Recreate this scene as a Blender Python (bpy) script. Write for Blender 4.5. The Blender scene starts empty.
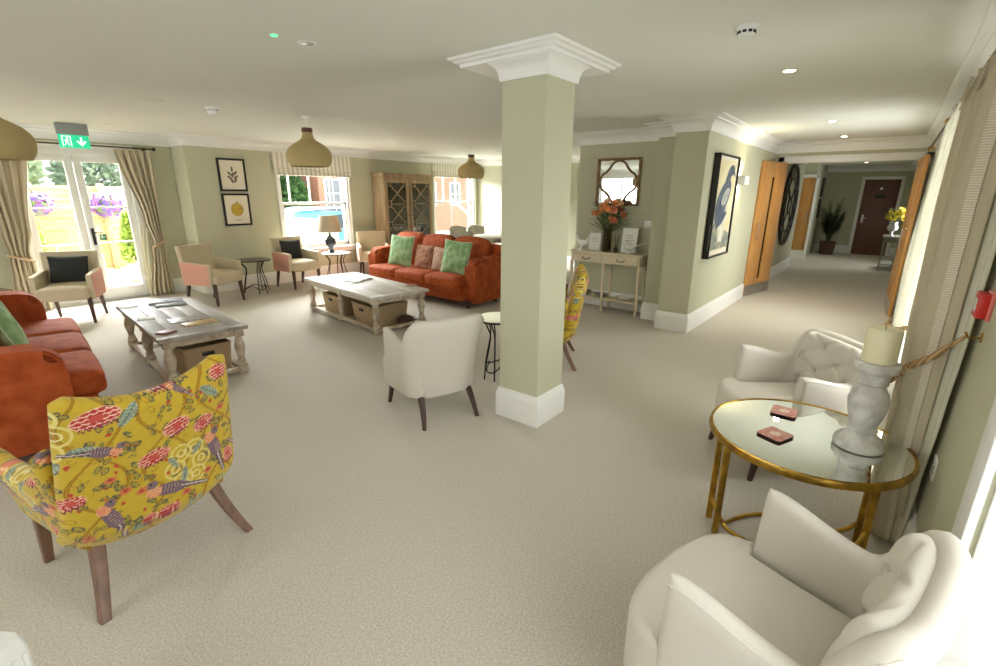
import bpy, bmesh, math, random
import numpy as np
from mathutils import Vector, Matrix
random.seed(7)
PI = math.pi
SC = bpy.context.scene
COL = SC.collection

# ------------------------------------------------------------------ camera
def setup_camera():
    f, pitch, roll, yaw = 475.1, 0.2844, -0.0071, 0.6765
    fw = Vector((math.cos(pitch)*math.cos(yaw), math.cos(pitch)*math.sin(yaw), -math.sin(pitch)))
    r0 = Vector((math.sin(yaw), -math.cos(yaw), 0)); d0 = fw.cross(r0)
    r = r0*math.cos(roll) + d0*math.sin(roll); d = -r0*math.sin(roll) + d0*math.cos(roll)
    cd = bpy.data.cameras.new('camera'); cam = bpy.data.objects.new('camera', cd); COL.objects.link(cam)
    cd.sensor_fit = 'HORIZONTAL'; cd.sensor_width = 36.0; cd.lens = f/996*36.0
    cd.clip_start = 0.05; cd.clip_end = 200
    m = Matrix.Identity(4)
    for i in range(3):
        m[i][0] = r[i]; m[i][1] = -d[i]; m[i][2] = -fw[i]
    m.translation = Vector((0, 0, 1.6))
    cam.matrix_world = m
    SC.camera = cam
setup_camera()

# ------------------------------------------------------------------ world, daylight, exposure
vs = SC.view_settings
vs.view_transform = 'Standard'; vs.look = 'None'; vs.gamma = 1.0; vs.use_curve_mapping = False
vs.exposure = 0.25
w = bpy.data.worlds.new('overcast_sky'); SC.world = w; w.use_nodes = True
bgn = w.node_tree.nodes['Background']
bgn.inputs[0].default_value = (0.93, 0.97, 1.0, 1); bgn.inputs[1].default_value = 2.6

def area_light(name, loc, direction, sx, sy, power, color=(1, 1, 1), portal=False):
    ld = bpy.data.lights.new(name, 'AREA'); ld.shape = 'RECTANGLE'; ld.size = sx; ld.size_y = sy
    ld.energy = power; ld.color = color
    o = bpy.data.objects.new(name, ld); COL.objects.link(o)
    o.location = loc
    o.rotation_euler = Vector(direction).to_track_quat('-Z', 'Z').to_euler()
    if portal: ld.cycles.is_portal = True
    return o
DAY = (0.94, 0.975, 1.0)
# daylight portals in the windows seen by the camera
area_light('daylight_portal', (5.1, 8.80, 1.3), (0, -1, 0), 1.5, 1.6, 1, portal=True)
area_light('daylight_portal', (8.86, 8.80, 1.3), (0, -1, 0), 1.5, 1.6, 1, portal=True)
area_light('daylight_portal', (1.74, 9.33, 1.1), (0, -1, 0), 1.4, 2.2, 1, portal=True)
# daylight outside the windows: big sky-sized lamps above the view, outdoors
area_light('daylight', (5.4, 13.4, 4.3), (0.0, -6.4, -3.6), 7.0, 3.2, 6800, DAY)
area_light('daylight', (9.6, 13.4, 4.3), (-0.8, -6.4, -3.6), 4.0, 3.2, 3000, DAY)
area_light('daylight', (1.7, 12.7, 4.2), (0.0, -5.6, -3.4), 4.5, 2.6, 130, DAY)
# windows out of direct view; the two rear ones are added for fill
area_light('daylight', (-3.25, 2.2, 1.35), (1, 0, 0), 3.2, 1.9, 30, DAY)  # fill lamp added behind the camera, outside an invented rear window
area_light('daylight', (-3.25, 6.6, 1.35), (1, 0, 0), 3.2, 1.9, 62, DAY)  # second added rear fill lamp, towards the sofas and back wall
area_light('daylight', (0.75, -1.2, 1.4), (0, 1, 0.05), 2.2, 1.7, 30, DAY)
area_light('daylight', (3.7, -0.95, 1.15), (-0.1, 1, 0.15), 1.6, 1.6, 92, DAY)
area_light('daylight', (7.1, -0.95, 1.2), (0, 1, 0.1), 1.6, 1.6, 52, DAY)
area_light('daylight', (14.3, -0.85, 1.3), (0, 1, 0), 1.0, 1.8, 30, DAY)

# ------------------------------------------------------------------ materials
def lin(c):
    out = []
    for v in c:
        v /= 255.0
        out.append(v/12.92 if v <= 0.04045 else ((v+0.055)/1.055)**2.4)
    return out
MATS = {}
def mat(name, rgb, rough=0.6, metal=0.0, var=0.0, scale=20.0, rgb2=None, bump=0.0, bscale=None, spec=0.5,
        emit=None, estr=0.0, trans=0.0, alpha=1.0, sheen=0.0, kind='noise', detail=4.0, stretch=None):
    if name in MATS: return MATS[name]
    m = bpy.data.materials.new(name); m.use_nodes = True
    nt = m.node_tree; N = nt.nodes; L = nt.links; b = N['Principled BSDF']
    c = (*lin(rgb), 1)
    b.inputs['Base Color'].default_value = c
    b.inputs['Roughness'].default_value = rough; b.inputs['Metallic'].default_value = metal
    b.inputs['Specular IOR Level'].default_value = spec
    if sheen: b.inputs['Sheen Weight'].default_value = sheen
    if trans: b.inputs['Transmission Weight'].default_value = trans
    if emit:
        b.inputs['Emission Color'].default_value = (*lin(emit), 1); b.inputs['Emission Strength'].default_value = estr
    tc = N.new('ShaderNodeTexCoord'); vec = tc.outputs['Object']
    if stretch:
        mp = N.new('ShaderNodeMapping'); mp.inputs['Scale'].default_value = stretch
        L.new(vec, mp.inputs['Vector']); vec = mp.outputs['Vector']
    tex = N.new('ShaderNodeTexNoise'); tex.inputs['Scale'].default_value = scale; tex.inputs['Detail'].default_value = detail
    L.new(vec, tex.inputs['Vector'])
    if var > 0 or rgb2:
        mx = N.new('ShaderNodeMix'); mx.data_type = 'RGBA'
        c2 = (*lin(rgb2), 1) if rgb2 else (*[max(0, v*(1-var)) for v in c[:3]], 1)
        mx.inputs[6].default_value = c; mx.inputs[7].default_value = c2
        rp = N.new('ShaderNodeMapRange'); rp.inputs['From Min'].default_value = 0.35; rp.inputs['From Max'].default_value = 0.65
        L.new(tex.outputs['Fac'], rp.inputs['Value']); L.new(rp.outputs['Result'], mx.inputs[0])
        L.new(mx.outputs[2], b.inputs['Base Color'])
    if bump > 0:
        t2 = N.new('ShaderNodeTexNoise'); t2.inputs['Scale'].default_value = bscale or scale*4; t2.inputs['Detail'].default_value = 3
        L.new(vec, t2.inputs['Vector'])
        bp = N.new('ShaderNodeBump'); bp.inputs['Strength'].default_value = bump; bp.inputs['Distance'].default_value = 0.01
        L.new(t2.outputs['Fac'], bp.inputs['Height']); L.new(bp.outputs['Normal'], b.inputs['Normal'])
    MATS[name] = m
    return m

def mat_glass(name, tint=(255, 255, 255), rough=0.0, mix=0.10):
    """thin pane: mostly transparent with a mirror share, so daylight passes"""
    if name in MATS: return MATS[name]
    m = bpy.data.materials.new(name); m.use_nodes = True; nt = m.node_tree; N = nt.nodes; L = nt.links
    N.remove(N['Principled BSDF']); out = N['Material Output']
    t = N.new('ShaderNodeBsdfTransparent'); t.inputs[0].default_value = (*lin(tint), 1)
    g = N.new('ShaderNodeBsdfGlossy'); g.inputs['Roughness'].default_value = rough
    ms = N.new('ShaderNodeMixShader'); fr = N.new('ShaderNodeFresnel'); fr.inputs['IOR'].default_value = 1.35
    ad = N.new('ShaderNodeMath'); ad.operation = 'MULTIPLY_ADD'; ad.inputs[1].default_value = 0.35; ad.inputs[2].default_value = mix*0.1
    L.new(fr.outputs[0], ad.inputs[0]); L.new(ad.outputs[0], ms.inputs[0])
    L.new(t.outputs[0], ms.inputs[1]); L.new(g.outputs[0], ms.inputs[2]); L.new(ms.outputs[0], out.inputs[0])
    MATS[name] = m
    return m

def mat_attr(name, rough=0.75, bump=0.15, bscale=600, sheen=0.2):
    if name in MATS: return MATS[name]
    m = bpy.data.materials.new(name); m.use_nodes = True; nt = m.node_tree; N = nt.nodes; L = nt.links
    b = N['Principled BSDF']; b.inputs['Roughness'].default_value = rough
    b.inputs['Specular IOR Level'].default_value = 0.2
    b.inputs['Sheen Weight'].default_value = sheen
    a = N.new('ShaderNodeAttribute'); a.attribute_name = 'print'
    L.new(a.outputs['Color'], b.inputs['Base Color'])
    t2 = N.new('ShaderNodeTexNoise'); t2.inputs['Scale'].default_value = bscale
    tc = N.new('ShaderNodeTexCoord'); L.new(tc.outputs['Object'], t2.inputs['Vector'])
    bp = N.new('ShaderNodeBump'); bp.inputs['Strength'].default_value = bump; bp.inputs['Distance'].default_value = 0.003
    L.new(t2.outputs['Fac'], bp.inputs['Height']); L.new(bp.outputs['Normal'], b.inputs['Normal'])
    MATS[name] = m
    return m

def mat_wave(name, c1, c2, scale, axis='X', rough=0.6, dist=0.0, sharp=(0.4, 0.6), bump=0.0, rot=None, wtype='BANDS', dscale=1.0):
    """two colours in bands along an object axis (stripes, planks, wicker, wood grain)"""
    if name in MATS: return MATS[name]
    m = bpy.data.materials.new(name); m.use_nodes = True; nt = m.node_tree; N = nt.nodes; L = nt.links
    b = N['Principled BSDF']; b.inputs['Roughness'].default_value = rough
    tc = N.new('ShaderNodeTexCoord'); wv = N.new('ShaderNodeTexWave'); wv.wave_type = wtype
    if wtype == 'BANDS': wv.bands_direction = axis
    wv.inputs['Scale'].default_value = scale; wv.inputs['Distortion'].default_value = dist
    wv.inputs['Detail'].default_value = 2; wv.inputs['Detail Scale'].default_value = dscale
    L.new(tc.outputs['Object'], wv.inputs['Vector'])
    rp = N.new('ShaderNodeMapRange'); rp.inputs['From Min'].default_value = sharp[0]; rp.inputs['From Max'].default_value = sharp[1]
    L.new(wv.outputs['Fac'], rp.inputs['Value'])
    mx = N.new('ShaderNodeMix'); mx.data_type = 'RGBA'
    mx.inputs[6].default_value = (*lin(c1), 1); mx.inputs[7].default_value = (*lin(c2), 1)
    L.new(rp.outputs['Result'], mx.inputs[0]); L.new(mx.outputs[2], b.inputs['Base Color'])
    if bump:
        bp = N.new('ShaderNodeBump'); bp.inputs['Strength'].default_value = bump; bp.inputs['Distance'].default_value = 0.004
        L.new(wv.outputs['Fac'], bp.inputs['Height']); L.new(bp.outputs['Normal'], b.inputs['Normal'])
    MATS[name] = m
    return m

WALL = mat('sage_wall_paint', (194, 193, 165), 0.85, spec=0.2, bump=0.03, bscale=300)
CEIL = mat('white_ceiling_paint', (226, 226, 215), 0.9, spec=0.1)
TRIM = mat('white_gloss_paint', (240, 239, 233), 0.4)
def carpet():
    m = mat('beige_wool_carpet', (214, 207, 193), 0.95, scale=115, rgb2=(188, 180, 165), bump=0.45, bscale=330, spec=0.05, detail=8)
    return m
CARPET = carpet()
CREAM = mat('cream_linen', (213, 206, 192), 0.85, var=0.05, scale=300, bump=0.12, bscale=700, spec=0.15)
BEIGE = mat('beige_linen', (203, 190, 160), 0.85, var=0.06, scale=250, bump=0.12, bscale=700, spec=0.15)
PINK = mat('pink_linen', (212, 158, 138), 0.85, var=0.08, scale=160, bump=0.12, bscale=700, spec=0.15)
PIPE = mat('pale_piping', (228, 216, 186), 0.8)
DARKWOOD = mat('dark_walnut', (78, 52, 40), 0.42, var=0.35, scale=30, stretch=(1, 1, 0.15))
MIDWOOD = mat('mid_walnut', (134, 100, 78), 0.42, var=0.35, scale=30, stretch=(1, 1, 0.15))
RUST = mat('rust_velvet', (182, 90, 46), 0.8, scale=9, rgb2=(154, 68, 32), bump=0.06, bscale=80, sheen=0.0, spec=0.15)
SAGEP = None
BLACKFAB = mat('charcoal_fabric', (45, 48, 46), 0.9, var=0.2, scale=120)
IRON = mat('black_iron', (44, 40, 38), 0.45, metal=0.7)
BRASS = mat('antique_brass', (206, 164, 66), 0.34, metal=1.0, rgb2=(150, 116, 54), scale=14, bump=0.1, bscale=120)
MIRROR = mat('mirror_glass', (235, 240, 235), 0.02, metal=1.0)
WHITEWASH = mat('whitewashed_wood', (206, 194, 174), 0.7, scale=14, rgb2=(168, 148, 122), stretch=(1, 0.12, 1), bump=0.15, bscale=60)
WHITEWASH_TOP = mat('pale_whitewashed_top', (216, 210, 196), 0.6, scale=12, rgb2=(188, 176, 158), stretch=(1, 0.1, 1), bump=0.1, bscale=60)
GREYWASH = mat('grey_limed_top', (172, 164, 150), 0.55, scale=10, rgb2=(138, 128, 114), stretch=(1, 0.1, 1), bump=0.1, bscale=60)
LIMED = mat('limed_oak', (176, 152, 116), 0.65, scale=16, rgb2=(140, 116, 84), stretch=(1, 1, 0.12), bump=0.15, bscale=60)
OAK = mat('honey_oak', (206, 154, 88), 0.4, scale=9, rgb2=(188, 132, 68), stretch=(4, 4, 0.25), bump=0.03)
STEEL = mat('brushed_steel', (190, 190, 188), 0.3, metal=1.0)
PLASTIC = mat('white_plastic', (236, 236, 230), 0.4)
BLACK = mat('black_paint', (28, 25, 22), 0.45)
WICKER = mat_wave('wicker_weave', (208, 182, 140), (160, 132, 94), 60, 'Z', 0.8, dist=3.0, bump=0.6, dscale=6)
RATTAN = mat_wave('woven_seagrass', (204, 184, 130), (176, 154, 102), 45, 'Z', 0.8, dist=1.5, bump=0.5, dscale=8)
GLASS = mat_glass('window_glass')
PAPER = mat('white_paper', (240, 238, 230), 0.7)

# ------------------------------------------------------------------ mesh helpers
def new(): return bmesh.new()
def xf(c=(0, 0, 0), rot=None):
    m = Matrix.Translation(Vector(c))
    if rot is not None:
        if isinstance(rot, (int, float)): m = m @ Matrix.Rotation(rot, 4, 'Z')
        elif isinstance(rot, Matrix): m = m @ rot.to_4x4()
        else: m = m @ (Matrix.Rotation(rot[2], 4, 'Z') @ Matrix.Rotation(rot[1], 4, 'Y') @ Matrix.Rotation(rot[0], 4, 'X'))
    return m
def add_box(bm, c, s, rot=None, bev=0.0, seg=2, mi=0):
    """c centre, s full sizes"""
    t = bmesh.new(); bmesh.ops.create_cube(t, size=1.0)
    bmesh.ops.scale(t, vec=Vector(s), verts=t.verts)
    if bev > 0: bmesh.ops.bevel(t, geom=t.edges[:], offset=bev, segments=seg, affect='EDGES', profile=0.5)
    merge(bm, t, xf(c, rot), mi)
def merge(bm, t, m=None, mi=0):
    m = m or Matrix.Identity(4)
    vm = {}
    for v in t.verts: vm[v] = bm.verts.new(m @ v.co)
    for f in t.faces:
        try:
            nf = bm.faces.new([vm[v] for v in f.verts]); nf.material_index = mi if mi else f.material_index
        except ValueError: pass
    t.free()
def loft(bm, rings, closed=True, cap0=True, cap1=True, mi=0, loop=False):
    R = [[bm.verts.new(p) for p in ring] for ring in rings]
    n = len(R[0]); last = n if closed else n-1
    pairs = list(zip(R[:-1], R[1:]))
    if loop: pairs.append((R[-1], R[0]))
    for a, b in pairs:
        for i in range(last):
            j = (i+1) % n
            try: f = bm.faces.new((a[i], a[j], b[j], b[i])); f.material_index = mi
            except ValueError: pass
    if closed and not loop:
        if cap0:
            try: f = bm.faces.new(R[0][::-1]); f.material_index = mi
            except ValueError: pass
        if cap1:
            try: f = bm.faces.new(R[-1]); f.material_index = mi
            except ValueError: pass
    return R
def add_lathe(bm, prof, c=(0, 0, 0), n=24, rot=None, mi=0, cap=True):
    M = xf(c, rot); rings = []
    for r, z in prof:
        rings.append([M @ Vector((r*math.cos(2*PI*i/n), r*math.sin(2*PI*i/n), z)) for i in range(n)])
    loft(bm, rings, True, cap, cap, mi)
def add_cyl(bm, a, b, r0, r1=None, n=12, mi=0):
    a = Vector(a); b = Vector(b); r1 = r0 if r1 is None else r1
    q = (b-a).to_track_quat('Z', 'X').to_matrix(); rings = []
    for p, r in ((a, r0), (b, r1)):
        rings.append([p + q @ Vector((r*math.cos(2*PI*i/n), r*math.sin(2*PI*i/n), 0)) for i in range(n)])
    loft(bm, rings, True, True, True, mi)
def add_tube(bm, pts, r, n=8, closed=False, mi=0, rads=None, flat=1.0):
    pts = [Vector(p) for p in pts]; rings = []; N = len(pts); up = None
    for i, p in enumerate(pts):
        if closed: d = pts[(i+1) % N] - pts[i-1]
        else: d = pts[min(i+1, N-1)] - pts[max(i-1, 0)]
        d.normalize()
        if up is None:
            up = Vector((0, 0, 1)) if abs(d.z) < 0.9 else Vector((1, 0, 0))
        side = d.cross(up)
        if side.length < 1e-5: side = d.orthogonal()
        side.normalize(); up = side.cross(d).normalized()
        rr = rads[i] if rads else r
        rings.append([p + side*rr*math.cos(2*PI*k/n) + up*rr*flat*math.sin(2*PI*k/n) for k in range(n)])
    loft(bm, rings, True, True, True, mi, loop=closed)
def add_prism(bm, poly, d0, d1, plane='XY', mi=0):
    """extrude a 2D polygon; plane XY along z, XZ along y, YZ along x"""
    def P(u, v, d):
        return {'XY': (u, v, d), 'XZ': (u, d, v), 'YZ': (d, u, v)}[plane]
    loft(bm, [[Vector(P(u, v, d0)) for u, v in poly], [Vector(P(u, v, d1)) for u, v in poly]], True, True, True, mi)
def rounded_poly(pts, r, seg=6):
    """round the corners of a 2D polygon; r a number or one per corner"""
    out = []; n = len(pts)
    for i in range(n):
        p0 = Vector(pts[i-1]); p = Vector(pts[i]); p1 = Vector(pts[(i+1) % n])
        rr = r[i] if isinstance(r, (list, tuple)) else r
        a = (p0-p); b = (p1-p); la, lb = a.length, b.length
        if rr <= 0: out.append(tuple(p)); continue
        a.normalize(); b.normalize()
        ang = a.angle(b); t = min(rr/math.tan(ang/2), la*0.49, lb*0.49)
        s = p + a*t; e = p + b*t
        for k in range(seg+1):
            u = k/seg
            q = s*(1-u)**2 + p*2*u*(1-u) + e*u*u
            out.append((q.x, q.y))
    return out
def softbox(bm, c, s, r=0.04, n=8, bulge=0.0, rot=None, mi=0, pinch=0.0):
    """rounded upholstery block: centre, full size, edge radius, bulging faces"""
    t = bmesh.new(); bmesh.ops.create_cube(t, size=2.0)
    bmesh.ops.subdivide_edges(t, edges=t.edges[:], cuts=n, use_grid_fill=True)
    h = Vector(s)/2
    r = min(r, min(h)*0.98)
    for v in t.verts:
        q = []
        for k in range(3):
            x = v.co[k]; q.append(math.copysign(abs(x)**0.75, x)*h[k] if True else x)
        q = Vector(q)
        inner = Vector([max(-(h[k]-r), min(h[k]-r, q[k])) for k in range(3)])
        d = q-inner
        if d.length > 1e-9: q = inner + d.normalized()*r
        x, y, z = v.co
        if bulge:
            q.z += bulge*z*(1-x*x)*(1-y*y)
            q.y += bulge*0.5*y*(1-x*x)*(1-z*z)
            q.x += bulge*0.5*x*(1-y*y)*(1-z*z)
        v.co = q
    merge(bm, t, xf(c, rot), mi)
def add_pillow(bm, c, w, h, th, rot=None, n=14, mi=0):
    """scatter cushion standing in its local XZ plane, thickness along Y, pointed corners"""
    M = xf(c, rot); front = []; back = []
    for i in range(n+1):
        u = math.sin((i/n-0.5)*PI)
        ra, rb = [], []
        for j in range(n+1):
            v = math.sin((j/n-0.5)*PI)
            x = u*w/2*(1-0.10*(1-u*u)*0 - 0.07*(1-v*v)*abs(u)); z = v*h/2*(1-0.07*(1-u*u)*abs(v))
            t = th/2*((1-u**2)*(1-v**2))**0.42
            ra.append((x, -t, z)); rb.append((x, t, z))
        front.append(ra); back.append(rb)
    def g(rows, flip):
        V = [[bm.verts.new(M @ Vector(p)) for p in row] for row in rows]
        for i in range(n):
            for j in range(n):
                q = (V[i][j], V[i+1][j], V[i+1][j+1], V[i][j+1])
                f = bm.faces.new(q[::-1] if flip else q); f.material_index = mi
    g(front, False); g(back, True)
    bmesh.ops.remove_doubles(bm, verts=bm.verts, dist=1e-5)
def slab(bm, mid, th, nu=40, nv=24, mi=0, inner=None, ends=(8, 8), M=None):
    """closed upholstered sheet: mid(u,v)->Vector for u,v in [-1,1]; th(u,v) full thickness, rounded off at the rim;
    inner(u,v) extra offset of the +normal face"""
    def nl(i, n):
        x = i/n*2-1
        return math.copysign(1-(1-abs(x))**1.7, x)
    e = 1e-3; A = []; B = []
    for i in range(nu+1):
        u = nl(i, nu); ra, rb = [], []
        for j in range(nv+1):
            v = nl(j, nv)
            p = mid(u, v)
            du = mid(min(1, u+e), v)-mid(max(-1, u-e), v); dv = mid(u, min(1, v+e))-mid(u, max(-1, v-e))
            nn = du.cross(dv)
            if nn.length > 0: nn.normalize()
            k = max(0.0, 1-abs(u)**ends[0])**0.5*max(0.0, 1-abs(v)**ends[1])**0.5
            t = th(u, v)/2*k
            ra.append(p+nn*t); rb.append(p-nn*(t+(inner(u, v)*k if inner else 0)))
        A.append(ra); B.append(rb)
    M = M or Matrix.Identity(4)
    VA = [[bm.verts.new(M @ p) for p in r] for r in A]
    VB = [[VA[i][j] if i in (0, nu) or j in (0, nv) else bm.verts.new(M @ B[i][j]) for j in range(nv+1)] for i in range(nu+1)]
    for i in range(nu):
        for j in range(nv):
            f = bm.faces.new((VA[i][j], VA[i+1][j], VA[i+1][j+1], VA[i][j+1])); f.material_index = mi
            try:
                f = bm.faces.new((VB[i][j], VB[i][j+1], VB[i+1][j+1], VB[i+1][j])); f.material_index = mi
            except ValueError: pass
def pad(bm, outline, z0, z1, r=0.04, crown=0.0, mi=0, r0=0.015):
    """upholstered pad with a smooth plan outline, rounded top edge and crowned top"""
    pts = [Vector(p) for p in outline]; n = len(pts)
    area = sum(pts[i-1].x*pts[i].y-pts[i].x*pts[i-1].y for i in range(n))
    sg = 1 if area > 0 else -1
    nor = []
    for i in range(n):
        d = pts[(i+1) % n]-pts[i-1]; d.normalize(); nor.append(Vector((d.y, -d.x))*sg)
    cen = sum(pts, Vector((0, 0)))/n
    rings = []
    def ring(off, z): rings.append([Vector((pts[i].x-nor[i].x*off, pts[i].y-nor[i].y*off, z)) for i in range(n)])
    for k in range(4):
        a = k/3*PI/2; ring(r0*(1-math.sin(a)), z0+r0*(1-math.cos(a)))
    for k in range(7):
        a = k/6*PI/2; ring(r*(1-math.cos(a)), z1-r+r*math.sin(a))
    base = rings[-1]
    for k in (0.75, 0.5, 0.25, 0.06):
        rings.append([Vector((cen.x+(p.x-cen.x)*k, cen.y+(p.y-cen.y)*k, z1+crown*(1-k*k))) for p in base])
    loft(bm, rings, True, True, True, mi)
def sweep(bm, path, prof, closed=False, side=1, mi=0):
    """mitred sweep of (out, z) profile along a plan polyline; out is measured to the right of travel times side"""
    P = [Vector(p) for p in path]; n = len(P); rings = []
    for i in range(n):
        if closed or 0 < i < n-1:
            d0 = (P[i]-P[i-1]).normalized(); d1 = (P[(i+1) % n]-P[i]).normalized()
            n0 = Vector((d0.y, -d0.x)); n1 = Vector((d1.y, -d1.x))
            m = n0+n1; m = m/(m.dot(n0)) if abs(m.dot(n0)) > 1e-6 else n0
        else:
            d = (P[1]-P[0]) if i == 0 else (P[-1]-P[-2]); d.normalize(); m = Vector((d.y, -d.x))
        rings.append([Vector((P[i].x+m.x*o*side, P[i].y+m.y*o*side, z)) for o, z in prof])
    loft(bm, rings, True, True, True, mi, loop=closed)

def obj(name, bm, m, parent=None, smooth=True, ang=35, label=None):
    bmesh.ops.recalc_face_normals(bm, faces=bm.faces[:])
    me = bpy.data.meshes.new(name); bm.to_mesh(me); bm.free()
    for x in (m if isinstance(m, (list, tuple)) else [m]): me.materials.append(x)
    if smooth:
        for p in me.polygons: p.use_smooth = True
        me.set_sharp_from_angle(angle=math.radians(ang))
    o = bpy.data.objects.new(name, me); COL.objects.link(o)
    if parent: o.parent = parent
    if label: o['label'] = label
    return o
def tag(o, label, cat, group=None, kind=None):
    o['label'] = label; o['category'] = cat
    if group: o['group'] = group
    if kind: o['kind'] = kind
    return o
def thing(name, label, cat, loc=(0, 0, 0), rz=0.0, group=None, kind=None):
    o = bpy.data.objects.new(name, None); COL.objects.link(o); o.empty_display_size = 0.1
    o.location = loc; o.rotation_euler = (0, 0, rz)
    return tag(o, label, cat, group, kind)
def single(name, bm, m, label, cat, loc=(0, 0, 0), rz=0.0, group=None, kind=None, smooth=True, rot=None):
    o = obj(name, bm, m, None, smooth); o.location = loc; o.rotation_euler = rot if rot else (0, 0, rz)
    return tag(o, label, cat, group, kind)
def dup(root, loc, rz, label, group=None):
    def cp(o, parent):
        c = o.copy(); COL.objects.link(c)
        if parent: c.parent = parent
        for ch in o.children: cp(ch, c)
        return c
    c = cp(root, None); c.location = loc
    c.rotation_euler = (root.rotation_euler[0], root.rotation_euler[1], rz)
    c['label'] = label
    if group: c['group'] = group
    return c
def face(dx, dy): return math.atan2(dy, dx)-PI/2     # rotation that turns local +Y to (dx, dy)
def struct(name, bm, m, label, cat, parent=None, smooth=True):
    o = obj(name, bm, m, parent, smooth)
    if parent is None: tag(o, label, cat, kind='structure')
    return o

# ================================================================== THE SETTING
CZ = 2.43; WZ = 2.275
bm = new(); add_box(bm, (7.4, 4.35, -0.05), (20.9, 9.7, 0.1)); struct('floor', bm, CARPET, 'beige wool carpet covering the whole floor', 'floor', smooth=False)
bm = new(); add_box(bm, (7.4, 4.35, CZ+0.08), (20.9, 9.7, 0.16)); struct('ceiling', bm, CEIL, 'plain white ceiling over the lounge', 'ceiling', smooth=False)

def wall_with_holes(bm, axis, plane, thick, a0, a1, holes):
    """axis 'X': wall runs along X at y=plane (thickness away from the room), holes (a, b, z0, z1)"""
    def bx(u0, u1, z0, z1):
        if u1-u0 < 1e-4 or z1-z0 < 1e-4: return
        if axis == 'X': add_box(bm, ((u0+u1)/2, plane+thick/2, (z0+z1)/2), (u1-u0, abs(thick), z1-z0))
        else: add_box(bm, (plane+thick/2, (u0+u1)/2, (z0+z1)/2), (abs(thick), u1-u0, z1-z0))
    cur = a0
    for a, b, z0, z1 in sorted(holes):
        bx(cur, a, 0, CZ); bx(a, b, 0, z0); bx(a, b, z1, CZ); cur = b
    bx(cur, a1, 0, CZ)
YW, YD, XM, XF, YG, YR, XH, XB = 8.52, 9.05, 6.42, 9.72, 1.70, -0.33, 9.45, -3.0
FD = (1.10, 2.40, 0.0, 2.14)          # garden door opening
W1 = (4.40, 5.82, 0.56, 2.12); W2 = (8.16, 9.58, 0.56, 2.12)
bm = new(); wall_with_holes(bm, 'X', YD, 0.2, XB-0.2, 2.98, [FD]); struct('wall_left', bm, WALL, 'sage green wall around the glazed garden door', 'wall', smooth=False)
bm = new(); wall_with_holes(bm, 'X', YW, 0.2, 3.18, XF+0.2, [W1, W2]); add_box(bm, (3.08, (YW+YD+0.2)/2, CZ/2), (0.2, YD+0.2-YW, CZ))
struct('wall_back', bm, WALL, 'sage green wall with two sash windows and framed prints', 'wall', smooth=False)
bm = new(); add_box(bm, (XF+0.1, (3.66+YW)/2, CZ/2), (0.2, YW-3.66, CZ)); struct('wall_far', bm, WALL, 'pale end wall of the dining area behind the pillar', 'wall', smooth=False)
bm = new()
add_prism(bm, [(5.74, YG), (13.05, YG), (13.05, 1.95), (XF+0.2, 1.95), (XF+0.2, 3.66), (XM, 3.66), (XM, 2.38), (6.08, 2.38), (6.08, 2.06), (5.74, 2.06)], 0, CZ)
struct('wall_inner', bm, WALL, 'stepped sage green wall carrying the mirror and the bird picture', 'wall', smooth=False)
HY0, HY1, HZ = -0.22, 1.54, 2.14
bm = new(); wall_with_holes(bm, 'Y', XH, 0.14, YR, YG, [(HY0, HY1, 0, HZ)]); struct('wall_header', bm, WALL, 'wall over the double doorway to the corridor', 'wall', smooth=False)
RD = (0.0, 1.66, 0.30, 2.12); RW = (3.0, 4.42, 0.55, 2.06); RW2 = (6.3, 7.9, 0.55, 2.06); CW = (13.7, 14.8, 0.3, 2.1)
bm = new(); wall_with_holes(bm, 'X', YR, -0.3, XB-0.2, 17.6, [RD, RW, RW2, CW]); struct('wall_right', bm, WALL, 'sage green wall with curtained windows on the right', 'wall', smooth=False)
bm = new(); wall_with_holes(bm, 'Y', XB, -0.2, YR-0.3, YD+0.2, [(0.6, 3.8, 0.4, 2.2), (5.0, 8.2, 0.4, 2.2)]); struct('wall_rear', bm, WALL, 'unseen rear wall with added wide windows', 'wall', smooth=False)  # openings added to let fill light in from behind
bm = new(); add_box(bm, (17.5, 1.0, CZ/2), (0.2, 2.9, CZ)); struct('wall_end', bm, WALL, 'end wall of the corridor around the reddish door', 'wall', smooth=False)
bm = new(); add_box(bm, (15.10, 2.0, CZ/2), (0.14, 0.66, CZ)); struct('wall_recess', bm, WALL, 'short wall holding the narrow oak door beyond the clock', 'wall', smooth=False)
bm = new(); add_box(bm, (14.1, 2.4, CZ/2), (2.14, 0.14, CZ)); struct('wall_hall', bm, WALL, 'back wall of the side hall beyond the clock', 'wall', smooth=False)
bm = new(); add_box(bm, (16.29, 1.83, CZ/2), (2.22, 0.26, CZ)); struct('wall_corridor', bm, WALL, 'last stretch of the left corridor wall behind the palm', 'wall', smooth=False)

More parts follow.
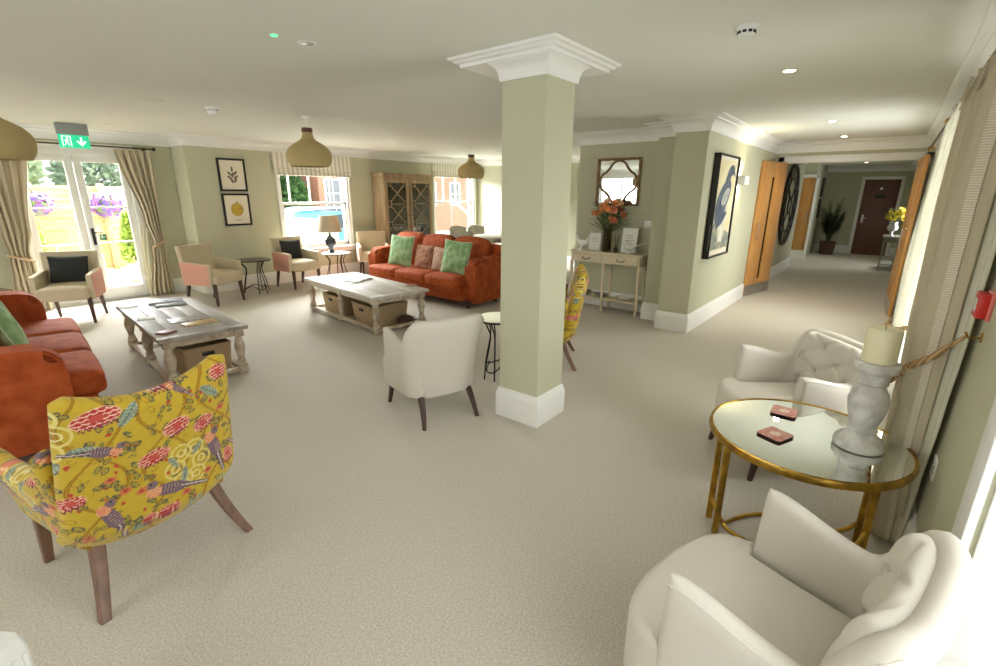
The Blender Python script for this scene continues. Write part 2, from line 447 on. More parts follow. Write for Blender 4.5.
ROOM = [(XB, YD), (2.98, YD), (2.98, YW), (XF, YW), (XF, 3.66), (XM, 3.66), (XM, 2.38), (6.08, 2.38), (6.08, 2.06), (5.74, 2.06), (5.74, YG), (XH, YG), (XH, YR), (XB, YR)]
CORN = [(0, WZ), (0.018, WZ), (0.022, WZ+0.015), (0.03, WZ+0.05), (0.05, WZ+0.085), (0.085, WZ+0.108), (0.10, WZ+0.112), (0.10, WZ+0.122), (0.115, WZ+0.126), (0.13, WZ+0.14), (0.15, WZ+0.146), (0.155, CZ), (0, CZ)]
bm = new(); sweep(bm, ROOM, CORN, closed=True); struct('trim_1', bm, TRIM, 'white moulded cornice around the lounge ceiling', 'cornice')
bm = new(); sweep(bm, [(XH+0.14, YG), (13.05, YG)], CORN); sweep(bm, [(17.4, 1.7), (17.4, YR), (XH+0.14, YR)], CORN); struct('trim_2', bm, TRIM, 'white cornice along the corridor ceiling', 'cornice')
BASE = [(0, 0), (0.022, 0), (0.022, 0.17), (0.018, 0.19), (0.012, 0.2), (0.012, 0.212), (0.006, 0.225), (0, 0.225)]
def base(name, path, label): 
    b = new(); sweep(b, path, BASE); struct(name, b, TRIM, label, 'skirting board')
base('baseboard_left', [(XB, YD), (1.04, YD)], 'white skirting board left of the garden door')
base('baseboard_corner', [(2.46, YD), (2.98, YD), (2.98, YW)], 'white skirting board between the garden door and the wall step')
base('baseboard_back', [(2.98, YW), (XF, YW), (XF, 3.66), (XM, 3.66)], 'white skirting board below the two sash windows')
base('baseboard_inner', [(XM, 3.66), (XM, 2.38), (6.08, 2.38), (6.08, 2.06), (5.74, 2.06), (5.74, YG), (XH, YG)], 'white skirting board below the mirror and the bird picture')
base('baseboard_right', [(XH, YR), (1.83, YR)], 'white skirting board under the long curtains')
base('baseboard_corridor', [(XH+0.14, YG), (13.05, YG)], 'white skirting board along the corridor wall under the clock')
base('baseboard_end', [(17.4, 1.7), (17.4, 0.84)], 'white skirting board beside the red door')
base('baseboard_far', [(17.4, -0.12), (17.4, YR), (XH+0.14, YR)], 'white skirting board on the corridor window side')

# pillar
t = thing('pillar', 'square sage green pillar with white capital and plinth in the room centre', 'pillar', (2.745, 1.885, 0), kind='structure')
HX, HYY = 0.165, 0.165
bm = new(); add_box(bm, (0, 0, CZ/2), (2*HX, 2*HYY, CZ)); obj('shaft', bm, WALL, t, False)
sq = [(-HX, -HYY), (-HX, HYY), (HX, HYY), (HX, -HYY)]
BELL = [(0, WZ), (0.012, WZ), (0.016, WZ+0.015), (0.022, WZ+0.05), (0.036, WZ+0.078), (0.06, WZ+0.092), (0.066, WZ+0.095), (0.066, WZ+0.105), (0, WZ+0.105)]
bm = new(); sweep(bm, sq, BELL, closed=True, side=-1); obj('capital', bm, TRIM, t)
pl = [(-0.165, -0.165), (-0.165, 0.36), (0.36, 0.36), (0.36, -0.165)]
STEP = [(-0.16, WZ+0.10), (0.085, WZ+0.10), (0.09, WZ+0.118), (0.112, WZ+0.122), (0.122, WZ+0.135), (0.14, WZ+0.14), (0.145, CZ), (-0.16, CZ)]
bm = new(); sweep(bm, pl, STEP, closed=True, side=-1); add_box(bm, (0.0975, 0.0975, WZ+0.1275), (0.25, 0.25, 0.055)); obj('ceiling_moulding', bm, TRIM, t)
bm = new(); sweep(bm, sq, BASE, closed=True, side=-1); obj('plinth', bm, TRIM, t)

# doorway frame to the corridor
bm = new()
for x in (XH-0.012, XH+0.152):
    add_box(bm, (x, HY0-0.045, HZ/2+0.04), (0.024, 0.09, HZ+0.08), bev=0.006); add_box(bm, (x, HY1+0.045, HZ/2+0.04), (0.024, 0.09, HZ+0.08), bev=0.006)
    add_box(bm, (x, (HY0+HY1)/2, HZ+0.04), (0.024, HY1-HY0+0.18, 0.09), bev=0.006)
add_box(bm, (XH+0.07, HY0+0.01, HZ/2), (0.14, 0.02, HZ)); add_box(bm, (XH+0.07, HY1-0.01, HZ/2), (0.14, 0.02, HZ)); add_box(bm, (XH+0.07, (HY0+HY1)/2, HZ-0.01), (0.14, HY1-HY0, 0.02))
struct('trim_3', bm, TRIM, 'white frame of the double doorway to the corridor', 'door frame')

# oak double doors, both folded back into the lounge
def oak_leaf(name, hinge, ang, width, label, hand):
    t = thing(name, label, 'door', (hinge[0], hinge[1], 0), ang, kind='structure')
    W, T, H = width, 0.045, 2.11
    bm = new(); x0 = 0.20*W; x1 = 0.36*W
    # leaf with a tall slot window near the free edge
    for u in (0.225, 0.775): add_box(bm, (W*u, 0, 0.01+H/2), (W*0.45, T, H), bev=0.003)
    add_box(bm, (W*0.5, 0, 0.14), (W*0.11, T-0.004, 0.26)); add_box(bm, (W*0.5, 0, H-0.11), (W*0.11, T-0.004, 0.22))
    leaf = obj('leaf', bm, OAK, t)
    bm = new(); add_box(bm, (W*0.5, 0, H/2), (W*0.11, 0.01, H-0.44)); obj('vision_panel', bm, mat_glass('door_glass', (120, 110, 90)), t, False)
    bm = new()
    for s in (-1, 1): add_box(bm, (W*0.5, s*(T/2+0.001), 0.10), (W*0.97, 0.002, 0.17))
    obj('kick_plate', bm, STEEL, t, False)
    bm = new()
    for s in (-1, 1): add_tube(bm, [(W*0.92, s*T/2, 0.92), (W*0.92, s*(T/2+0.045), 0.93), (W*0.92, s*(T/2+0.045), 1.19), (W*0.92, s*T/2, 1.20)], 0.009)
    obj('pull_handle', bm, STEEL, t)
    bm = new(); add_box(bm, (0.16*W, hand*(T/2+0.02), H-0.06), (0.22, 0.04, 0.055), bev=0.005); obj('door_closer', bm, STEEL, t)
    bm = new()
    for z in (0.25, 1.05, 1.85): add_cyl(bm, (0, hand*0.02, z-0.05), (0, hand*0.02, z+0.05), 0.008)
    obj('hinge', bm, STEEL, t)
    return t
oak_leaf('door_1', (9.41, 1.50), math.atan2(0.17, -0.86)-0.02, 0.90, 'open honey oak door leaf folded back beside the bird picture', -1)
oak_leaf('door_2', (9.40, -0.17), math.atan2(-0.05, -1.0), 1.0, 'open honey oak door leaf folded back beside the bright curtain', 1)

# corridor: plain oak door, red door
t = thing('door_3', 'closed oak door on the left beyond the wall clock', 'door', (15.0, 2.02, 0), -PI/2, kind='structure')
bm = new(); add_box(bm, (0.18, 0, 1.14), (0.36, 0.04, 1.84), bev=0.004); obj('leaf', bm, OAK, t)
bm = new(); add_box(bm, (0.18, 0, 0.11), (0.36, 0.044, 0.22)); add_box(bm, (-0.03, -0.01, 1.05), (0.06, 0.05, 2.12)); add_box(bm, (0.39, -0.01, 1.05), (0.06, 0.05, 2.12)); add_box(bm, (0.18, -0.01, 2.10), (0.48, 0.05, 0.08)); obj('door_frame', bm, TRIM, t, False)
bm = new(); add_tube(bm, [(0.30, -0.02, 0.98), (0.30, -0.07, 0.99), (0.30, -0.07, 1.21), (0.30, -0.02, 1.22)], 0.01); obj('pull_handle', bm, STEEL, t)
REDWOOD = mat('red_mahogany', (114, 74, 60), 0.4, scale=8, rgb2=(96, 60, 48), stretch=(4, 4, 0.3))
t = thing('door_4', 'reddish brown wooden door with a dark plate at the corridor end', 'door', (17.38, 0.36, 0), 0, kind='structure')
bm = new(); add_box(bm, (0, 0, 1.03), (0.05, 0.78, 2.06), bev=0.004); obj('leaf', bm, REDWOOD, t)
bm = new()
for y in (-0.435, 0.435): add_box(bm, (0, y, 1.05), (0.07, 0.08, 2.12), bev=0.005)
add_box(bm, (0, 0, 2.10), (0.07, 0.95, 0.08), bev=0.005); obj('door_frame', bm, TRIM, t)
bm = new(); add_box(bm, (-0.03, 0.29, 1.0), (0.012, 0.05, 0.22), bev=0.003); add_tube(bm, [(-0.03, 0.29, 1.02), (-0.075, 0.29, 1.02), (-0.08, 0.20, 1.02)], 0.01); obj('door_handle', bm, STEEL, t)
bm = new(); add_box(bm, (-0.028, -0.01, 1.60), (0.008, 0.24, 0.10)); obj('name_plate', bm, BLACK, t, False)
bm = new(); add_lathe(bm, [(0.0, 0), (0.035, 0), (0.035, 0.006), (0, 0.006)], (-0.025, 0.0, 1.82), 16, (0, -PI/2, 0)); obj('door_sign', bm, PLASTIC, t)

# garden door: two glazed leaves
t = thing('door_5', 'white glazed double garden door under the green exit sign', 'door', (0, YD, 0), 0, kind='structure')
bm = new()
add_box(bm, (1.085, 0.06, 1.09), (0.09, 0.13, 2.18), bev=0.006); add_box(bm, (2.415, 0.06, 1.09), (0.09, 0.13, 2.18), bev=0.006)
add_box(bm, (1.75, 0.06, 2.135), (1.42, 0.13, 0.09), bev=0.006); add_box(bm, (1.75, -0.005, 2.215), (1.46, 0.02, 0.07), bev=0.006)
obj('door_frame', bm, TRIM, t)
for (a, b) in ((1.13, 1.745), (1.755, 2.37)):
    bm = new(); s = 0.088
    add_box(bm, (a+s/2, 0.05, 1.05), (s, 0.055, 2.09), bev=0.006); add_box(bm, (b-s/2, 0.05, 1.05), (s, 0.055, 2.09), bev=0.006)
    add_box(bm, ((a+b)/2, 0.05, 0.10), (b-a, 0.054, 0.19), bev=0.006); add_box(bm, ((a+b)/2, 0.05, 2.045), (b-a, 0.054, 0.10), bev=0.006)
    lf = obj('leaf', bm, TRIM, t)
    bm = new()
    for z in (0.86, 1.37): add_box(bm, ((a+b)/2, 0.05, z), (b-a-2*s, 0.04, 0.024), bev=0.004)
    obj('glazing_bar', bm, TRIM, lf)
    bm = new(); add_box(bm, ((a+b)/2, 0.06, 1.07), (b-a-2*s+0.01, 0.006, 1.86)); obj('pane', bm, GLASS, lf, False)
bm = new(); add_box(bm, (1.80, 0.015, 0.96), (0.035, 0.016, 0.24), bev=0.004); add_tube(bm, [(1.80, 0.01, 1.02), (1.80, -0.045, 1.02), (1.90, -0.05, 1.02)], 0.009); obj('door_handle', bm, BLACK, t)
bm = new(); add_box(bm, (1.915, 0.055, 0.945), (0.085, 0.002, 0.085)); st_ = obj('exit_sticker', bm, mat('sticker_green', (40, 150, 100), 0.5), t, False)
bm = new(); add_box(bm, (1.905, 0.0535, 0.95), (0.02, 0.001, 0.045)); add_box(bm, (1.93, 0.0535, 0.945), (0.02, 0.001, 0.012)); obj('sticker_mark', bm, PLASTIC, st_, False)
bm = new(); add_box(bm, (1.75, -0.03, 0.012), (1.26, 0.06, 0.024), bev=0.004); obj('threshold', bm, STEEL, t)

# sash windows in the back wall
def sash(name, x0, x1, z0, z1, bars, label):
    t = thing(name, label, 'window', (0, YW, 0), 0, kind='structure')
    bm = new()
    add_box(bm, (x0+0.02, 0.10, (z0+z1)/2), (0.04, 0.2, z1-z0), bev=0.005); add_box(bm, (x1-0.02, 0.10, (z0+z1)/2), (0.04, 0.2, z1-z0), bev=0.005)
    add_box(bm, ((x0+x1)/2, 0.10, z1-0.03), (x1-x0, 0.2, 0.06), bev=0.005)
    for x in (x0-0.02, x1+0.02): add_box(bm, (x, -0.012, (z0+z1)/2), (0.04, 0.024, z1-z0+0.06), bev=0.006)
    add_box(bm, ((x0+x1)/2, -0.012, z1+0.03), (x1-x0+0.14, 0.024, 0.06), bev=0.006)
    obj('window_frame', bm, TRIM, t)
    bm = new(); add_box(bm, ((x0+x1)/2, 0.03, z0+0.015), (x1-x0+0.16, 0.24, 0.035), bev=0.008); add_box(bm, ((x0+x1)/2, -0.01, z0-0.04), (x1-x0+0.10, 0.02, 0.07)); obj('window_sill', bm, TRIM, t)
    a, b = x0+0.04, x1-0.04; zm = 1.405
    for k, (za, zb, y) in enumerate(((zm-0.022, z1-0.06, 0.13), (z0+0.03, zm+0.022, 0.075))):
        bm = new(); st = 0.042
        add_box(bm, (a+st/2, y, (za+zb)/2), (st, 0.045, zb-za), bev=0.004); add_box(bm, (b-st/2, y, (za+zb)/2), (st, 0.045, zb-za), bev=0.004)
        add_box(bm, ((a+b)/2, y, za+(0.022 if k == 0 else 0.04)), (b-a, 0.045, 0.044 if k == 0 else 0.08), bev=0.004)
        add_box(bm, ((a+b)/2, y, zb-0.022), (b-a, 0.045, 0.044), bev=0.004)
        s = obj('sash', bm, TRIM, t)
        if k == 0:
            bm = new()
            for f in bars: add_box(bm, (a+(b-a)*f, y, (za+zb)/2), (0.028, 0.035, zb-za-0.06), bev=0.003)
            obj('glazing_bar', bm, TRIM, s)
        bm = new(); add_box(bm, ((a+b)/2, y+0.005, (za+zb)/2), (b-a-0.08, 0.004, zb-za-0.06)); obj('pane', bm, GLASS, s, False)
    return t
sash('window_1', *W1, (0.16, 0.46, 0.78), 'white sash window behind the black table lamp')
sash('window_2', *W2, (0.30, 0.62), 'white sash window right of the tall cabinet')

# plain windows on the right-hand wall, plus added ones in the rear wall
def flat_window(name, axis, plane, a, b, z0, z1, depth, label, mull=1, panel=False):
    t = thing(name, label, 'window', (0, 0, 0), 0, kind='structure')
    def bx(bm, u, v, z, su, sv, sz, bev=0.005):
        if axis == 'X': add_box(bm, (u, v, z), (su, sv, sz), bev=bev)
        else: add_box(bm, (v, u, z), (sv, su, sz), bev=bev)
    bm = new(); y = plane+depth; s = 0.06
    for u in (a+s/2, b-s/2): bx(bm, u, y, (z0+z1)/2, s, 0.07, z1-z0)
    for z in (z0+s/2, z1-s/2): bx(bm, (a+b)/2, y, z, b-a, 0.07, s)
    for k in range(mull): bx(bm, a+(b-a)*(k+1)/(mull+1), y, (z0+z1)/2, s, 0.07, z1-z0)
    obj('window_frame', bm, TRIM, t)
    bm = new(); bx(bm, (a+b)/2, y, (z0+z1)/2, b-a-0.08, 0.006, z1-z0-0.08, 0); obj('pane', bm, GLASS, t, False)
    sg = -1 if depth < 0 else 1
    bm = new()
    for u in (a-0.06, b+0.06): bx(bm, u, plane-sg*0.011, (z0+z1)/2+0.03, 0.13, 0.022, z1-z0+0.2)
    bx(bm, (a+b)/2, plane-sg*0.011, z1+0.06, b-a+0.25, 0.022, 0.13)
    obj('architrave', bm, TRIM, t)
    bm = new(); bx(bm, (a+b)/2, plane+depth/2-sg*0.01, z0+0.012, b-a+0.02, abs(depth)+0.05, 0.03); 
    obj('window_sill', bm, TRIM, t)
    bm = new(); dd = abs(depth)-0.02
    for u in (a+0.006, b-0.006): bx(bm, u, plane+depth/2, (z0+z1)/2, 0.014, dd, z1-z0-0.02, 0.002)
    bx(bm, (a+b)/2, plane+depth/2, z1-0.006, b-a-0.03, dd, 0.014, 0.002)
    obj('reveal_lining', bm, TRIM, t)
    return t
flat_window('window_3', 'X', YR, *RD, -0.26, 'deep white window recess behind the nearest cream tub chair', 1)
flat_window('window_4', 'X', YR, *RW, -0.20, 'window between the near curtain and the cream curtain', 1)
flat_window('window_5', 'X', YR, *RW2, -0.20, 'window behind the open right oak door', 0)
flat_window('window_6', 'Y', XB, 0.6, 3.8, 0.4, 2.2, -0.12, 'added unseen rear window for fill daylight', 3)  # both rear windows are added, to light the room from behind
flat_window('window_7', 'Y', XB, 5.0, 8.2, 0.4, 2.2, -0.12, 'second added unseen rear window for fill daylight', 3)
flat_window('window_8', 'X', YR, *CW, -0.2, 'corridor window', 0)

# ================================================================== SEATING
def taper_leg(top, foot, rt, rb, n=4, curve=None):
    """tapered square leg from top to foot, optional sideways sweep"""
    bm = new(); rings = []; top = Vector(top); foot = Vector(foot)
    for k in range(7):
        u = k/6; p = top.lerp(foot, u)
        if curve: p += Vector(curve)*(u*u - u)
        r = rt+(rb-rt)*u
        poly = rounded_poly([(-r, -r), (r, -r), (r, r), (-r, r)], r*0.35, 3)
        rings.append([Vector((p.x+a, p.y+b, p.z)) for a, b in poly])
    loft(bm, rings); return bm

# ---- cream tub chair with buttoned back
def smooth01(x): x = max(0.0, min(1.0, x)); return x*x*(3-2*x)
def _tub_path():
    P = []
    for k in range(12): u = k/12; P.append((-0.285+0.030*u, 0.19-0.31*u))
    for k in range(81):
        a = PI*k/80; ca, sa = -math.cos(a), math.sin(a)
        P.append((0.255*math.copysign(abs(ca)**0.62, ca), -0.12-0.125*sa**0.62))
    for k in range(11, -1, -1): u = k/12; P.append((0.285-0.030*u, 0.19-0.31*u))
    P = np.array(P); d = np.hypot(*np.diff(P, axis=0).T); c = np.concatenate([[0], np.cumsum(d)]); c /= c[-1]
    q = np.linspace(0, 1, 401); X = np.interp(q, c, P[:, 0]); Y = np.interp(q, c, P[:, 1])
    ker = np.ones(13)/13                             # ease the corners between arms and back
    Xs = np.convolve(np.pad(X, 6, mode='reflect', reflect_type='odd'), ker, 'valid'); Ys = np.convolve(np.pad(Y, 6, mode='reflect', reflect_type='odd'), ker, 'valid')
    return q*2-1, Xs, Ys
TQ, TX, TY = _tub_path()
def tub_plan(s):
    """U plan of the tub wall: s in [-1, 1] from one arm front round the back to the other; returns point, outward normal"""
    g = lambda v: (float(np.interp(v, TQ, TX)), float(np.interp(v, TQ, TY)))
    x, y = g(s); x0, y0 = g(max(-1, s-0.01)); x1, y1 = g(min(1, s+0.01))
    n = Vector((y1-y0, -(x1-x0), 0)).normalized()
    return Vector((x, y, 0)), n
def tub_height(p):
    dip = smooth01((0.18-p.y)/0.28)*(1-smooth01((-0.12-p.y)/0.10))
    return 0.664 - 0.052*dip + 0.128*smooth01((-0.11-p.y)/0.11)
def make_tub(label, loc, rz, group):
    t = thing('tub_chair', label, 'armchair', loc, rz, group)
    zb = 0.20
    def mid(u, v):
        p, n = tub_plan(u); H = tub_height(p); b = (v+1)/2
        k = smooth01((-0.08-p.y)/0.14)
        q = p + n*(0.028*b*b*k + 0.012*b - 0.085*(1-b)*k)
        q.z = zb+(H-zb)*b
        if p.y > -0.04: q.y += 0.02*(1-b)*(p.y+0.04)/0.23
        return q
    bm = new(); slab(bm, mid, lambda u, v: 0.054+0.006*(v+1)+0.012*smooth01((v-0.1)/0.9)*smooth01((-0.10-tub_plan(u)[0].y)/0.1), 88, 24, ends=(60, 14)); obj('tub_shell', bm, CREAM, t)
    # welt that runs over the rim
    bm = new(); pts = []
    for i in range(61):
        u = -0.985+1.97*i/60; p, n = tub_plan(u); q = mid(u, 0.93); q = q + n*0.026; pts.append(q)
    add_tube(bm, pts, 0.003, 6); obj('welt', bm, CREAM, t)
    # buttoned inner back
    ds, db = 0.31, 0.56
    def inner(u, v):
        s = u*0.62; b = v
        p_ = s/ds+b/db/1.0; q_ = s/ds-b/db/1.0
        def gr(x): f = abs(x-round(x)); return math.exp(-(f/0.085)**2)
        g = max(gr(p_/2+0.25), gr(q_/2+0.25))
        bt = gr(p_/2+0.25)*gr(q_/2+0.25)
        return 0.026*(1-0.5*g)-0.034*bt
    def midp(u, v):
        b = 0.50+0.47*(v+1)/2
        q = mid(u*0.47, b*2-1); p, n = tub_plan(u*0.47)
        return q - n*0.040
    bm = new(); slab(bm, midp, lambda u, v: 0.032, 64, 40, ends=(10, 10), inner=inner)
    back = obj('buttoned_back', bm, CREAM, t)
    for i in range(-3, 4):
        for j in range(-4, 5):
            pp, qq = i, j
            # lattice points where both grooves meet
            P = 2*(pp-0.25); Q = 2*(qq-0.25)
            s = (P+Q)/2*ds; b = (P-Q)/2*db
            u = s/0.62
            if abs(u) > 0.8 or abs(b) > 0.86: continue
            c = midp(u, b); p, n = tub_plan(u*0.47)
            bm = new(); add_lathe(bm, [(0, 0), (0.009, 0.001), (0.011, 0.005), (0.007, 0.009), (0, 0.010)], (0, 0, 0), 12, (-n).to_track_quat('Z', 'Y').to_matrix())
            bmesh.ops.translate(bm, vec=c-n*0.022, verts=bm.verts); obj('button', bm, CREAM, back)
    # bow fronted seat
    ol = []
    for (x, y) in ((-0.215, -0.15), (-0.228, 0.05), (-0.245, 0.19)): ol.append((x, y))
    for i in range(25):
        a = PI-PI*i/24; c, s = math.cos(a), math.sin(a)
        ol.append((0.312*math.copysign(abs(c)**0.75, c), 0.190+0.185*abs(s)**0.72))
    for (x, y) in ((0.245, 0.19), (0.228, 0.05), (0.215, -0.15), (0.15, -0.20), (0, -0.212), (-0.15, -0.20)): ol.append((x, y))
    bm = new(); pad(bm, ol, 0.20, 0.435, 0.035, 0.018); obj('seat', bm, CREAM, t, ang=60)
    for sx in (-1, 1):
        obj('leg', taper_leg((sx*0.225, 0.29, 0.215), (sx*0.245, 0.335, 0.0), 0.021, 0.012), DARKWOOD, t)
        obj('leg', taper_leg((sx*0.19, -0.16, 0.215), (sx*0.215, -0.255, 0.0), 0.021, 0.012, curve=(0, 0.05, 0)), DARKWOOD, t)
    return t
TG = 'cream tub chairs'
tub = make_tub('cream tub chair seen from behind, standing left of the pillar', (2.316, 2.467, 0), face(0.31, 0.95), TG)
dup(tub, (3.23, 0.28, 0), face(-0.66, 0.75), 'cream tub chair with buttoned back on the far side of the round gold table', TG)
dup(tub, (1.318, 0.030, 0), face(0.21, 0.975), 'nearest cream tub chair, in front of the gold table by the white window recess', TG)

# ---- patterned wing chair
def pattern(S, T):
    """mustard print of birds, flowers, leaves and curling vines; S, T in metres"""
    n = S.size; C = np.zeros((n, 3)); base = np.array(lin((198, 168, 50)))
    C[:] = base*(1+0.04*np.sin(S*130)[:, None]*np.sin(T*110)[:, None])
    def paint(mask, rgb): C[mask] = lin(rgb)
    def rot(cx, cy, a): 
        x = S-cx; y = T-cy; return x*math.cos(a)+y*math.sin(a), -x*math.sin(a)+y*math.cos(a)
    def ell(cx, cy, rx, ry, a=0):
        x, y = rot(cx, cy, a); return (x/rx)**2+(y/ry)**2
    # ogee vines
    for k, ph in ((0, 0.0), (1, PI)):
        for off in (-0.44, -0.22, 0.0, 0.22, 0.44):
            xx = off+0.085*np.cos(2*PI*(T-0.06)/0.50+ph+(PI if round(off/0.22) % 2 else 0))
            d = np.abs(S-xx); paint(d < 0.0065, (150, 110, 24)); paint(d < 0.003, (176, 134, 30))
    rg = random.Random(5)
    # tendrils and small leaf rings
    for i in range(520):
        cx, cy = rg.uniform(-0.42, 0.42), rg.uniform(0.12, 1.02); a = rg.uniform(0, PI); s = rg.uniform(0.8, 1.25)
        e = ell(cx, cy, 0.016*s, 0.009*s, a)
        k = i % 5
        if k < 3: paint((e < 1) & (e > 0.42), (84, 84, 70)); paint(e < 0.25, (150, 140, 60))
        elif k == 3: paint((e < 0.8) & (e > 0.4), (168, 130, 30))
        else:
            paint(ell(cx, cy, 0.008*s, 0.006*s, a) < 1, (190, 70, 50))
    def leaf(cx, cy, L, a):
        x, y = rot(cx, cy, a); e = (x/L)**2+(y/(L*0.38))**2
        paint(e < 1, (136, 150, 132)); paint((e < 1) & (np.abs(np.sin((x+0.8*np.abs(y))*210)) < 0.35), (182, 190, 160)); paint((e < 1) & (np.abs(y) < 0.0018), (96, 104, 96))
    def flower(cx, cy, rx, ry, a):
        rx, ry = rx*1.12, ry*1.15
        x, y = rot(cx, cy, a); e = (x/rx)**2+(y/ry)**2
        paint(e < 1.12, (226, 190, 140)); paint(e < 1, (186, 56, 56))
        row = np.floor(y/(ry*0.42)); px = x/(rx*0.36)+0.5*np.mod(row, 2); fx = np.mod(px, 1.0)-0.5; fy = np.mod(y/(ry*0.42), 1.0)
        paint((e < 1) & (np.abs(fy-0.30-1.6*fx*fx) < 0.17), (238, 196, 172)); paint((e < 0.12), (200, 84, 74))
        y2 = y+ry*0.95; paint((np.abs(x) < rx*0.8) & (np.abs(y2+0.006*np.sin(x*400)) < 0.004), (120, 46, 60))
    def bird(cx, cy, s, a, fl):
        x, y = rot(cx, cy, a); s = s*1.12; x = x*fl/s; y = y/s
        paint((((x+0.0)/0.052)**2+((y)/0.022)**2 < 1), (120, 96, 108))
        w = ((x-0.012)/0.045)**2+((y-0.004)/0.014)**2
        paint(w < 1, (92, 74, 92)); paint((w < 1) & (np.sin(x*620) > 0.2), (168, 140, 132))
        tail = (x > 0.035) & (x < 0.125) & (np.abs(y+0.10*(x-0.035)) < 0.010-0.04*(x-0.035)); paint(tail, (86, 70, 96)); paint(tail & (np.abs(y+0.10*(x-0.035)) < 0.0022), (222, 200, 180))
        paint(((x+0.048)/0.022)**2+((y+0.002)/0.020)**2 < 1, (216, 128, 92)); paint((((x+0.048)/0.022)**2+((y+0.002)/0.020)**2 < 1) & (np.sin(y*900) > 0.5), (232, 190, 140))
        paint(((x+0.060)/0.017)**2+((y-0.024)/0.014)**2 < 1, (124, 104, 112)); paint((x < -0.07) & (x > -0.092) & (np.abs(y-0.022) < 0.004), (180, 110, 50))
        paint(((x+0.064)/0.004)**2+((y-0.027)/0.004)**2 < 1, (30, 24, 24))
    # cream scroll motif
    for cx, cy in ((0.08, 0.50), (-0.36, 0.80), (0.40, 0.25)):
        for q in range(6):
            aa = q*PI/3; ex = cx+0.055*math.cos(aa); ey = cy+0.075*math.sin(aa)
            e = ell(ex, ey, 0.042, 0.042); paint((e < 1) & (e > 0.62), (222, 206, 120)); e = ell(ex, ey, 0.018, 0.018); paint((e < 1) & (e > 0.45), (226, 214, 150))
    for args in ((-0.20, 0.84, 0.062, 0.030, 0.1), (0.045, 0.70, 0.045, 0.030, 0.25), (0.155, 0.665, 0.040, 0.026, 0.4), (-0.045, 0.60, 0.050, 0.026, 0.15), (0.03, 0.89, 0.055, 0.020, 0.1),
                 (0.24, 0.87, 0.036, 0.026, 0.2), (-0.02, 0.32, 0.046, 0.026, 0.05), (-0.085, 0.325, 0.024, 0.022, 0), (0.27, 0.44, 0.024, 0.032, 0.2), (-0.30, 0.52, 0.035, 0.022, 0.3), (0.36, 0.62, 0.04, 0.026, 0.1), (-0.38, 0.40, 0.04, 0.026, 0.1)):
        flower(*args)
    for args in ((-0.11, 0.82, 0.05, 0.9), (0.19, 0.80, 0.05, -0.7), (-0.24, 0.72, 0.05, -0.3), (0.06, 0.46, 0.035, 1.4), (0.12, 0.56, 0.03, 0.9), (0.02, 0.54, 0.03, 2.0), (0.10, 0.30, 0.045, 0.6), (-0.13, 0.31, 0.04, -0.5), (0.22, 0.34, 0.04, 0.3), (0.33, 0.78, 0.04, 0.5), (-0.33, 0.66, 0.04, 1.0)):
        leaf(*args)
    bird(0.0, 0.425, 1.15, -0.28, 1); bird(0.20, 0.52, 1.1, -1.25, 1); bird(-0.20, 0.40, 1.0, -1.2, 1); bird(-0.20, 0.70, 0.8, -0.3, -1); bird(0.07, 0.855, 0.5, -0.7, 1); bird(0.36, 0.42, 0.9, -0.9, -1)
    for cx, cy in ((-0.10, 0.47), (-0.15, 0.50), (-0.19, 0.57), (0.16, 0.42), (0.06, 0.37), (-0.27, 0.34), (0.24, 0.70)):
        paint(ell(cx, cy, 0.02, 0.014, 0.2) < 1, (206, 120, 74)); paint(ell(cx, cy+0.002, 0.009, 0.007) < 1, (180, 64, 52))
    return C
PRINT = mat_attr('mustard_bird_print')
def paint_attr(o, axis):
    me = o.data; n = len(me.vertices); co = np.empty(n*3, 'f'); me.vertices.foreach_get('co', co); co = co.reshape(-1, 3)
    S = co[:, 0] if axis == 0 else co[:, 1]*1.0+0.05
    C = pattern(S.astype('d'), co[:, 2].astype('d'))
    a = me.color_attributes.new('print', 'FLOAT_COLOR', 'POINT')
    a.data.foreach_set('color', np.hstack([C, np.ones((n, 1))]).astype('f').ravel())
